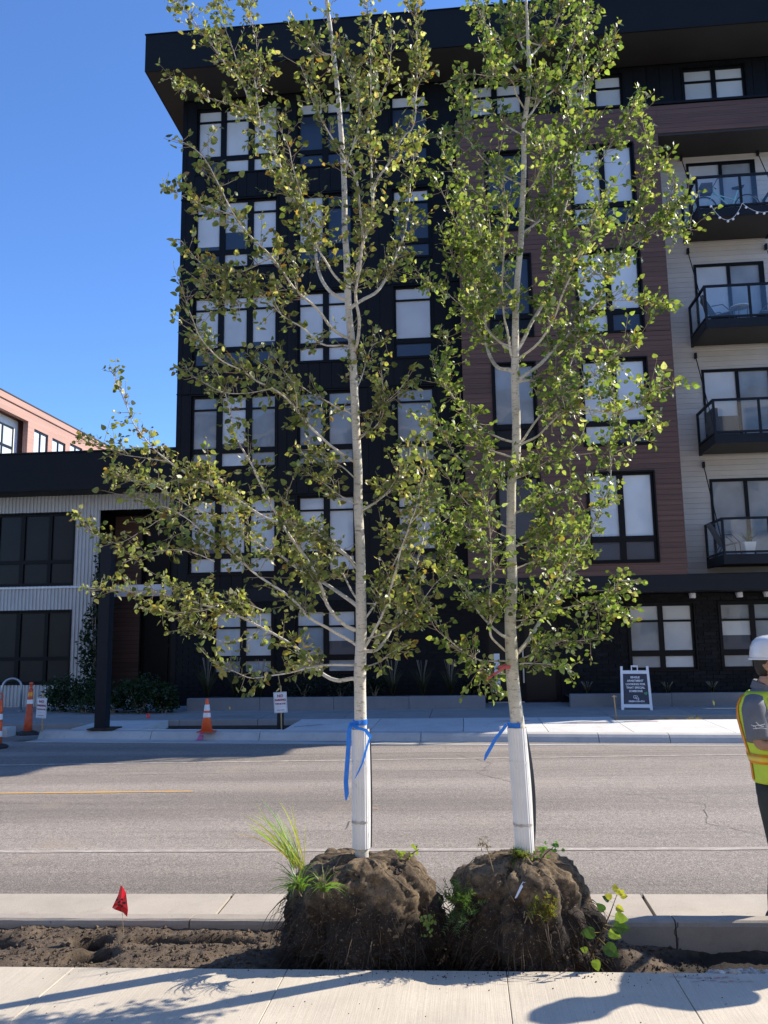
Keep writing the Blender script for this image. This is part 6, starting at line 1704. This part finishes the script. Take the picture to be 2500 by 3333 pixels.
# ---------------------------------------------------------------- weeds growing from the root balls
def weed_grass(name, c, n, h, spread, w, label, seed, col, lean, droop, group=None):
    o = empty(name, c, label, 'grass', group)
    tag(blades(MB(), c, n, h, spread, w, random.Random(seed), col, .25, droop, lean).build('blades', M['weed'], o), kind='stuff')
    MB().tube([Vector(c) - Vector((0, 0, .03)), Vector(c) + Vector((lean[0] * .05, lean[1] * .05, .04))], [.003, .002], 6).build('crown', M['twig'], o)
    return o
wg = empty('wild_grass', (-.985, 4.99, .38), 'bright green grass clump leaning left on the left root ball', 'grass')
b = MB(); rn = random.Random(21)
for k in range(36):
    a = rn.gauss(0, 1); c = Vector((-1.0 + rn.uniform(-.03, .04), 4.98 + rn.uniform(-.04, .04), .38)); L = rn.uniform(.22, .52)
    d = Vector((-.62 + .38 * a, rn.uniform(-.35, .35), 1)).normalized(); w = rn.uniform(.0022, .0050); side = d.cross(Vector((rn.uniform(-.5, .5), 1, 0))).normalized(); dr = rn.uniform(.02, .16); cc = tinted((.29, .38, .09), .3, rn); n0 = len(b.v); q = c
    for j_ in range(7):
        u = j_ / 6; wd = w * (1 - u) ** .6 * (.5 + min(1, 3 * u) * .5)
        for pt_ in (q - side * wd, q + d.cross(side) * wd * .5, q + side * wd): b.v.append(tuple(pt_)); b.c.append(tuple(x * (.7 + .5 * u) for x in cc))
        q = q + d * L / 6; d = (d + Vector((-.35, rn.uniform(-.2, .2), -.9)) * dr * (.4 + u * 1.6)).normalized()
    for j_ in range(6):
        m_ = n0 + j_ * 3; b.f.append((m_, m_ + 1, m_ + 4, m_ + 3)); b.f.append((m_ + 1, m_ + 2, m_ + 5, m_ + 4))
tag(b.build('blades', M['weed'], wg), kind='stuff')
MB().tube([(-.99, 4.98, .34), (-1.0, 4.98, .41)], [.014, .008], 6).build('crown', M['twig'], wg)
weed_grass('wild_grass', (-.93, 4.70, .34), 60, .26, 1.0, .006, 'drooping thin grass on the front of the left root ball', 4, (.10, .17, .04), (-.6, -.5), 1.6)
weed_grass('wild_grass', (-.80, 4.64, .35), 34, .24, .8, .006, 'small hanging grass tuft near the middle of the left root ball', 5, (.12, .19, .05), (.1, -.5), 2.1)

def leaf_plant(name, label, stem, leaves, seed, col, size=.035, heart=True):
    """stem: points; leaves: list of (point, direction, size, colour)"""
    o = empty(name, stem[0], label, 'plant'); rn = random.Random(seed)
    MB().tube(stem, [.005 - .0035 * i / (len(stem) - 1) for i in range(len(stem))], 6).build('stem', M['root'], o, True)
    for (p, d, s, cc) in leaves:
        v, f, rim = leaf_geo(rn); lb = MB(); s *= .86
        p = Vector(p); y = Vector(d).normalized(); side = y.cross(Vector((rn.uniform(-.4, .4), -1, rn.uniform(-.2, .5)))).normalized(); nn = side.cross(y)
        mt = Matrix(((side.x * s, y.x * s, nn.x * s, p.x + y.x * s * .5), (side.y * s, y.y * s, nn.y * s, p.y + y.y * s * .5), (side.z * s, y.z * s, nn.z * s, p.z + y.z * s * .5), (0, 0, 0, 1)))
        lb.v = [tuple(mt @ Vector(q)) for q in v]; lb.f = f; lb.c = [cc if r < 2 else (.2, .16, .06) for r in rim]
        lb.build('leaf', M['weed'], o)
    return o
Gd, Gl, Gy = (.026, .062, .018), (.15, .23, .04), (.36, .37, .06)
leaf_plant('heart_leaved_sprout', 'sprout with large heart shaped leaves at the right side of the right root ball',
    [(.60, 4.72, .02), (.63, 4.70, .10), (.665, 4.69, .17), (.70, 4.68, .24), (.725, 4.675, .30), (.745, 4.67, .35)],
    [((.70, 4.68, .245), (.75, -.2, -.1), .075, Gl), ((.70, 4.685, .25), (-.6, .1, .5), .06, Gd), ((.68, 4.68, .20), (1, -.1, -.15), .095, Gd), ((.67, 4.68, .185), (.9, -.2, -.5), .075, Gl), ((.66, 4.69, .16), (-.9, 0, -.1), .085, Gd), ((.645, 4.68, .13), (.8, -.2, -.75), .095, Gd), ((.61, 4.69, .05), (.25, -.1, -.9), .065, Gl), ((.60, 4.69, .06), (-.8, -.1, .3), .045, Gl),
     ((.72, 4.675, .30), (.9, -.1, -.5), .05, Gy), ((.74, 4.67, .345), (.7, -.1, .5), .04, Gy), ((.745, 4.67, .35), (-.2, -.1, .9), .045, Gy), ((.745, 4.67, .345), (1, -.1, 0), .042, Gy), ((.735, 4.67, .33), (-.8, -.1, .3), .045, Gy), ((.74, 4.67, .34), (.4, -.1, .8), .036, Gy), ((.72, 4.675, .31), (-.9, -.1, .6), .045, Gd)], 1, Gl)
sp = []
rn = random.Random(12)
for (cx, cz) in ((.415, .55), (.47, .54), (.375, .50)):
    for k in range(6):
        sp.append(((cx + rn.uniform(-.03, .03), 4.86 + rn.uniform(-.03, .03), cz + rn.uniform(-.03, .03)), (rn.uniform(-1, 1), rn.uniform(-1, .2), rn.uniform(-.2, .8)), rn.uniform(.022, .034), (.07, .16, .03)))
leaf_plant('clover_weed', 'small round leaved weed behind the crown of the right root ball', [(.36, 4.88, .44), (.40, 4.87, .50), (.46, 4.86, .55)], sp, 5, Gl)
sp = []
for k in range(16):
    sp.append(((-.36 + rn.uniform(-.08, .06), 4.95 + rn.uniform(-.05, .05), .46 + rn.uniform(-.02, .04)), (rn.uniform(-1, 1), rn.uniform(-1, .4), rn.uniform(0, .9)), rn.uniform(.018, .03), (.17, .23, .05)))
leaf_plant('small_weed', 'small pale green weed on top of the left root ball', [(-.38, 4.96, .42), (-.35, 4.95, .47), (-.30, 4.95, .50)], sp, 6, Gl)
sp = []
for k in range(26):
    sp.append(((-.245 + rn.uniform(-.03, .04), 4.62 + rn.uniform(-.03, .02), .27 - rn.uniform(0, .12)), (rn.uniform(-1, 1), rn.uniform(-1, .2), rn.uniform(-.9, .4)), rn.uniform(.015, .026), (.15, .22, .045)))
leaf_plant('trailing_weed', 'trailing weed on the right front of the left root ball', [(-.25, 4.64, .30), (-.24, 4.62, .22), (-.235, 4.61, .14)], sp, 7, Gl)
def feathery(name, c, n, h, label, seed, col, spread=.9):
    o = empty(name, c, label, 'plant'); rn = random.Random(seed); b = MB(); st_ = MB()
    for i in range(n):
        a = rn.uniform(0, 6.28); d = Vector((math.cos(a) * spread * rn.random(), math.sin(a) * spread * rn.random() - .3, rn.uniform(-.5, .9))).normalized(); L = h * rn.uniform(.5, 1); p = Vector(c); e = p + d * L
        st_.tube([p, e], [.002, .001], 4, False)
        for k in range(9):
            q = p.lerp(e, .25 + .75 * k / 8)
            for s in (-1, 1):
                dd = (d * .6 + d.cross(Vector((rn.uniform(-1, 1), rn.uniform(-1, 1), rn.uniform(-1, 1)))).normalized() * s).normalized(); w = d.cross(dd).cross(dd).normalized() * .0028
                cc = tinted(col, .3, rn); n0 = len(b.v)
                for v in (q - w, q + dd * .028, q + w): b.v.append(tuple(v)); b.c.append(cc)
                b.f.append((n0, n0 + 1, n0 + 2))
    b.build('foliage', M['weed'], o); st_.build('stems', M['root'], o)
feathery('feathery_weed', (-.075, 4.72, .27), 60, .16, 'feathery green weed on the left shoulder of the right root ball', 8, (.075, .14, .05))
feathery('moss_weed', (.36, 4.66, .28), 60, .10, 'mossy yellow green tuft on the front of the right root ball', 9, (.16, .17, .035), 1.3)
feathery('creeping_weed', (.26, 4.87, .475), 24, .09, 'creeping leafy weed at the foot of the right trunk guard', 10, (.13, .16, .05))
dry = empty('dry_weed', (.12, 4.80, .40), 'dry brown seed head standing on the right root ball', 'plant')
MB().tube([(.13, 4.78, .36), (.10, 4.78, .48), (.075, 4.78, .57), (.045, 4.78, .60), (.035, 4.78, .56)], [.003, .003, .0025, .002, .0015], 5).build('stem', M['wood'], dry, True)
b = MB(); rn = random.Random(3)
for k in range(60):
    p = Vector((rn.choice([.04, .06, .08]) + rn.uniform(-.012, .012), 4.78 + rn.uniform(-.01, .01), .585 + rn.uniform(-.04, .03))); d = Vector((rn.uniform(-1, 1), rn.uniform(-1, 1), rn.uniform(-1, .3))).normalized() * .02; n0 = len(b.v)
    for v in (p, p + d + Vector((.003, 0, 0)), p + d * .8 - Vector((.003, 0, .002))): b.v.append(tuple(v)); b.c.append(tinted((.34, .24, .11), .3, rn))
    b.f.append((n0, n0 + 1, n0 + 2))
b.build('seed_head', M['weed'], dry)
tag(MB().loft([[(.215, 4.632, .335), (.225, 4.630, .34), (.225, 4.634, .342), (.215, 4.636, .337)], [(.245, 4.66, .385), (.262, 4.658, .39), (.262, 4.664, .392), (.245, 4.666, .387)], [(.285, 4.70, .43), (.293, 4.70, .428), (.293, 4.704, .43), (.285, 4.704, .432)]]).build('plastic_tag', M['white_plastic']), 'torn white plastic strip lying on the right root ball', 'plastic strip')
# ---------------------------------------------------------------- people
def person(label, wear_vest=True):
    root = empty('person', (0, 0, 0), label, 'person', None)
    # body: one skinned surface, facing +x, right side at -y
    V = []; E = []; RD = []
    def add(p, r, par=None):
        V.append(p); RD.append(r if hasattr(r, '__len__') else (r, r))
        if par is not None: E.append((par, len(V) - 1))
        return len(V) - 1
    pel = add((-.02, 0, .93), (.13, .115)); wa = add((-.03, 0, 1.07), (.125, .10), pel); ch = add((-.06, 0, 1.25), (.145, .11), wa); uc = add((-.075, 0, 1.38), (.12, .085), ch)
    nk = add((-.05, 0, 1.46), .052, uc); hb = add((-.01, 0, 1.54), .060, nk); hm = add((.015, 0, 1.61), (.075, .088), hb); ht = add((.0, 0, 1.685), (.07, .08), hm)
    jw = add((.07, 0, 1.545), .032, hb); nb = add((.085, 0, 1.625), .022, hm); ns = add((.112, 0, 1.592), .012, nb)
    for s in (-1, 1):
        ea = add((-.012, s * .088, 1.605), (.012, .022), hm)
        sh = add((-.07, s * .175, 1.375), .058, uc); el = add((-.03, s * .245, 1.12), .043, sh)
        if s < 0: wr_ = add((.19, -.13, 1.165), .028, el); pa = add((.255, -.04, 1.185), (.018, .034), wr_); fd = Vector((.25, .95, .05))
        else: wr_ = add((.20, .12, 1.10), .028, el); pa = add((.235, .03, 1.115), (.018, .034), wr_); fd = Vector((.1, -.95, .12))
        fd.normalize(); P0 = Vector(V[pa])
        for k, (off, L) in enumerate(((.027, .060), (.009, .070), (-.009, .066), (-.026, .052))):
            a = P0 + Vector((0, 0, off)); i1 = add(tuple(a + fd * .035), .0095, pa); i2 = add(tuple(a + fd * (.035 + L * .5) + Vector((-.004, 0, 0))), .0085, i1); add(tuple(a + fd * (.035 + L) + Vector((-.018, 0, 0))), .0075, i2)
        th = add(tuple(P0 + Vector((.012, 0, .035)) - fd * .02), .011, wr_); add(tuple(P0 + Vector((.018, 0, .066)) + fd * .012), .009, th)
        hp = add((-.02, s * .088, .86), .085, pel); kn = add((.012, s * .10, .48), .056, hp); an = add((-.03, s * .105, .09), .040, kn); add((.12, s * .12, .035), .032, an)
    me = bpy.data.meshes.new('body'); me.from_pydata(V, E, []); me.materials.append(M['skin'])
    body = bpy.data.objects.new('body', me); COL.objects.link(body); attach(body, root)
    mod = body.modifiers.new('skin', 'SKIN'); mod.use_smooth_shade = True
    for i, sv in enumerate(me.skin_vertices[0].data): sv.radius = RD[i]; sv.use_root = (i == 0)
    sd = body.modifiers.new('sub', 'SUBSURF'); sd.levels = 2; sd.render_levels = 2
    for s in (-1, 1): MB().sphere((.083, s * .033, 1.622), .010, 8, 6).build('eye', M['hair'], root, True)
    # clothing
    def ell(z, cx, ax, ay, n=36): return [(cx + ax * math.cos(2 * PI * k / n), ay * math.sin(2 * PI * k / n) * (1 + .0), z) for k in range(n)]
    TOR = [(.80, -.005, .125, .178), (.90, -.01, .135, .188), (1.0, -.02, .132, .183), (1.08, -.035, .134, .183), (1.18, -.05, .143, .190), (1.28, -.065, .150, .197), (1.36, -.07, .140, .198), (1.415, -.07, .112, .172), (1.455, -.06, .080, .115), (1.475, -.05, .066, .078)]
    def tor(z, e):
        for a, c in zip(TOR, TOR[1:]):
            if z <= c[0]:
                t_ = (z - a[0]) / (c[0] - a[0]); q = [a[i] + (c[i] - a[i]) * t_ for i in range(4)]; return (q[1], q[2] + e, q[3] + e)
        return (TOR[-1][1], TOR[-1][2] + e, TOR[-1][3] + e)
    def surf(z, a, e):
        cx, ax, ay = tor(z, e); fold = .004 * noise.noise(Vector((math.cos(a) * 3, math.sin(a) * 3, z * 9)))
        return (cx + (ax + fold) * math.cos(a), (ay + fold) * math.sin(a), z)
    def shell(name, z0, z1, e, m, nz=26, hem=0):
        b = MB(); rows = []
        for j in range(nz + 1):
            z = z0 + (z1 - z0) * j / nz
            rows.append([surf(z - hem * (1 - j / nz) * max(0, -math.cos(2 * PI * k / 48)), 2 * PI * k / 48, e) for k in range(48)])
        b.loft(rows, False); return b.build(name, m, root, True)
    shell('shirt', .80, 1.475, .0, M['shirt'], hem=.0)
    for s in (-1, 1):
        el = Vector((-.03, s * .245, 1.12)); sh = Vector((-.07, s * .165, 1.385)); d = el - sh
        MB().tube([sh - d * .05 + Vector((0, -s * .03, 0)), sh + d * .18, sh + d * .5, sh + d * .80, sh + d * .88], [.066, .080, .077, .072, .070], 18).build('sleeve', M['shirt'], root, True)
    b = MB(); rr = []
    for z, r, e in ((1.445, .078, 0), (1.475, .072, 0), (1.505, .068, 0), (1.495, .076, 0), (1.455, .092, 0)): rr.append([(-.045 + r * math.cos(2 * PI * k / 24) * 1.05, r * math.sin(2 * PI * k / 24), z - .02 * math.cos(2 * PI * k / 24)) for k in range(24)])
    b.loft(rr, False).build('collar', M['shirt'], root, True)
    if wear_vest:
        vest = shell('vest', .885, 1.452, .013, M['vest'])
        sm = vest.modifiers.new('thickness', 'SOLIDIFY'); sm.thickness = .004
        def strip(name, pts, m, w, e=.0185):
            b = MB(); P = [(a, z) for a, z in pts]; n0 = 0
            for (a, z, da, dz) in pts_w(P, w): b.v += [surf(z - dz, a - da, e), surf(z + dz, a + da, e)]
            for i in range(len(b.v) // 2 - 1): b.f.append((2 * i, 2 * i + 1, 2 * i + 3, 2 * i + 2))
            o = b.build(name, m, vest, True); s_ = o.modifiers.new('thickness', 'SOLIDIFY'); s_.thickness = .002
        def pts_w(P, w):
            out = []
            for i, (a, z) in enumerate(P):
                p, q = P[max(i - 1, 0)], P[min(i + 1, len(P) - 1)]; da, dz = (q[0] - p[0]) * .16, q[1] - p[1]; L = math.hypot(da, dz) or 1
                out.append((a, z, -dz / L * w / 2 / .16, da / L * w / 2))
            return out
        rng = lambda a, c, n: [a + (c - a) * i / n for i in range(n + 1)]
        strip('waist_tape', [(a, 1.035) for a in rng(0, 2 * PI, 48)], M['vest_tape'], .058)
        strip('waist_reflector', [(a, 1.035) for a in rng(0, 2 * PI, 48)], M['vest_silver'], .030, .0205)
        for s in (-1, 1):
            strip('back_tape', [(PI + s * .75, z) for z in rng(.90, 1.43, 20)], M['vest_tape'], .042)
            strip('front_tape', [(s * .75, z) for z in rng(.90, 1.43, 20)], M['vest_tape'], .042)
            strip('front_reflector', [(s * .75, z) for z in rng(1.12, 1.40, 14)], M['vest_silver'], .020, .0205)
        # pale antler-like emblem on the right sleeve
        b = MB(); base = Vector((-.022, -.289, 1.245))
        for pl in ([(-.02, -.012), (.03, -.004), (.06, -.008)], [(-.02, .0), (.01, .012), (.035, .006)], [(0, .03), (.02, .012), (.045, .004)], [(-.03, .01), (-.005, .006), (.0, -.014)], [(.025, .012), (.05, .02)]):
            b.tube([base + Vector((u, .012 * abs(u) * 20 * .0 + (-.0 if u < .03 else .004), v)) for u, v in pl], .0022, 5)
        b.build('sleeve_emblem', M['white_ink'], root)
    tr = MB()
    tr.loft([[(c_ + ax * math.cos(2 * PI * k / 30), ay * math.sin(2 * PI * k / 30), z) for k in range(30)] for z, c_, ax, ay in ((.80, -.02, .125, .175), (.86, -.02, .128, .175), (.92, -.02, .122, .168), (.965, -.022, .118, .160))], False)
    for s in (-1, 1):
        tr.tube([(-.02, s * .085, .88), (-.015, s * .092, .76), (0, s * .098, .62), (.012, s * .102, .48), (-.005, s * .104, .34), (-.02, s * .106, .20), (-.02, s * .108, .075), (-.018, s * .108, .05)], [.102, .100, .090, .080, .078, .078, .082, .080], 20)
    tr.build('trousers', M['trouser'], root, True)
    MB().loft([[(-.02 + ax * math.cos(2 * PI * k / 30), ay * math.sin(2 * PI * k / 30), z) for k in range(30)] for z, ax, ay in ((.945, .122, .164), (.985, .122, .162))], False).build('belt', M['belt_leather'], root, True)
    for s in (-1, 1):
        y = s * .112
        MB().loft([[(x, y + w * math.cos(2 * PI * k / 14), z0 + h * (math.sin(2 * PI * k / 14) * .5 + .5)) for k in range(14)] for x, w, z0, h in ((-.115, .030, 0, .09), (-.09, .042, 0, .13), (-.02, .045, 0, .13), (.05, .048, 0, .095), (.12, .048, 0, .075), (.165, .034, 0, .055))]).build('boot', M['boot'], root, True)
    # hair below the hat, hat
    b = MB(); n = 28; rr = []
    for z, ax, ay in ((1.545, .070, .060), (1.57, .083, .074), (1.60, .092, .083), (1.64, .096, .088), (1.69, .094, .086)):
        rr.append([((.0 if math.cos(2 * PI * k / n) < .2 else -.055 * max(0, math.cos(2 * PI * k / n))) - .012 + ax * math.cos(2 * PI * k / n), ay * math.sin(2 * PI * k / n), z + .045 * max(0, math.cos(2 * PI * k / n)) * (1 if z < 1.62 else 0)) for k in range(n)])
    b.loft(rr).build('hair', M['hair'], root, True)
    hat = MB(); rr = []
    for z, ax, ay in ((1.662, .134, .112), (1.670, .136, .114), (1.690, .134, .112), (1.73, .128, .107), (1.765, .112, .094), (1.79, .082, .070), (1.802, .045, .038), (1.806, .005, .005)):
        rr.append([(.004 + ax * math.cos(2 * PI * k / 36), ay * math.sin(2 * PI * k / 36) , z + (.006 if abs(math.sin(2 * PI * k / 36)) < .2 and z > 1.70 else 0)) for k in range(36)])
    ho = hat.loft(rr).build('hard_hat', M['hat'], root, True)
    MB().loft([[(.004 + (ax + (.045 * max(0, math.cos(2 * PI * k / 36)) ** 1.5)) * math.cos(2 * PI * k / 36), ay * math.sin(2 * PI * k / 36), z) for k in range(36)] for z, ax, ay in ((1.652, .142, .120), (1.659, .144, .122), (1.666, .138, .116))]).build('brim', M['hat'], ho, True)
    return root
worker = person('worker in white hard hat and lime vest with folded arms at the right picture edge')
WZ = -.163 + gz(1.97, 5.75)
place(worker, (1.985, 5.74, WZ), R(-38))
other = copy_tree(worker)
other['label'] = 'second worker in hard hat standing just beyond the right picture edge'
place(other, (2.30, 5.11, soil_z(2.30, 5.11) + .01), R(208))
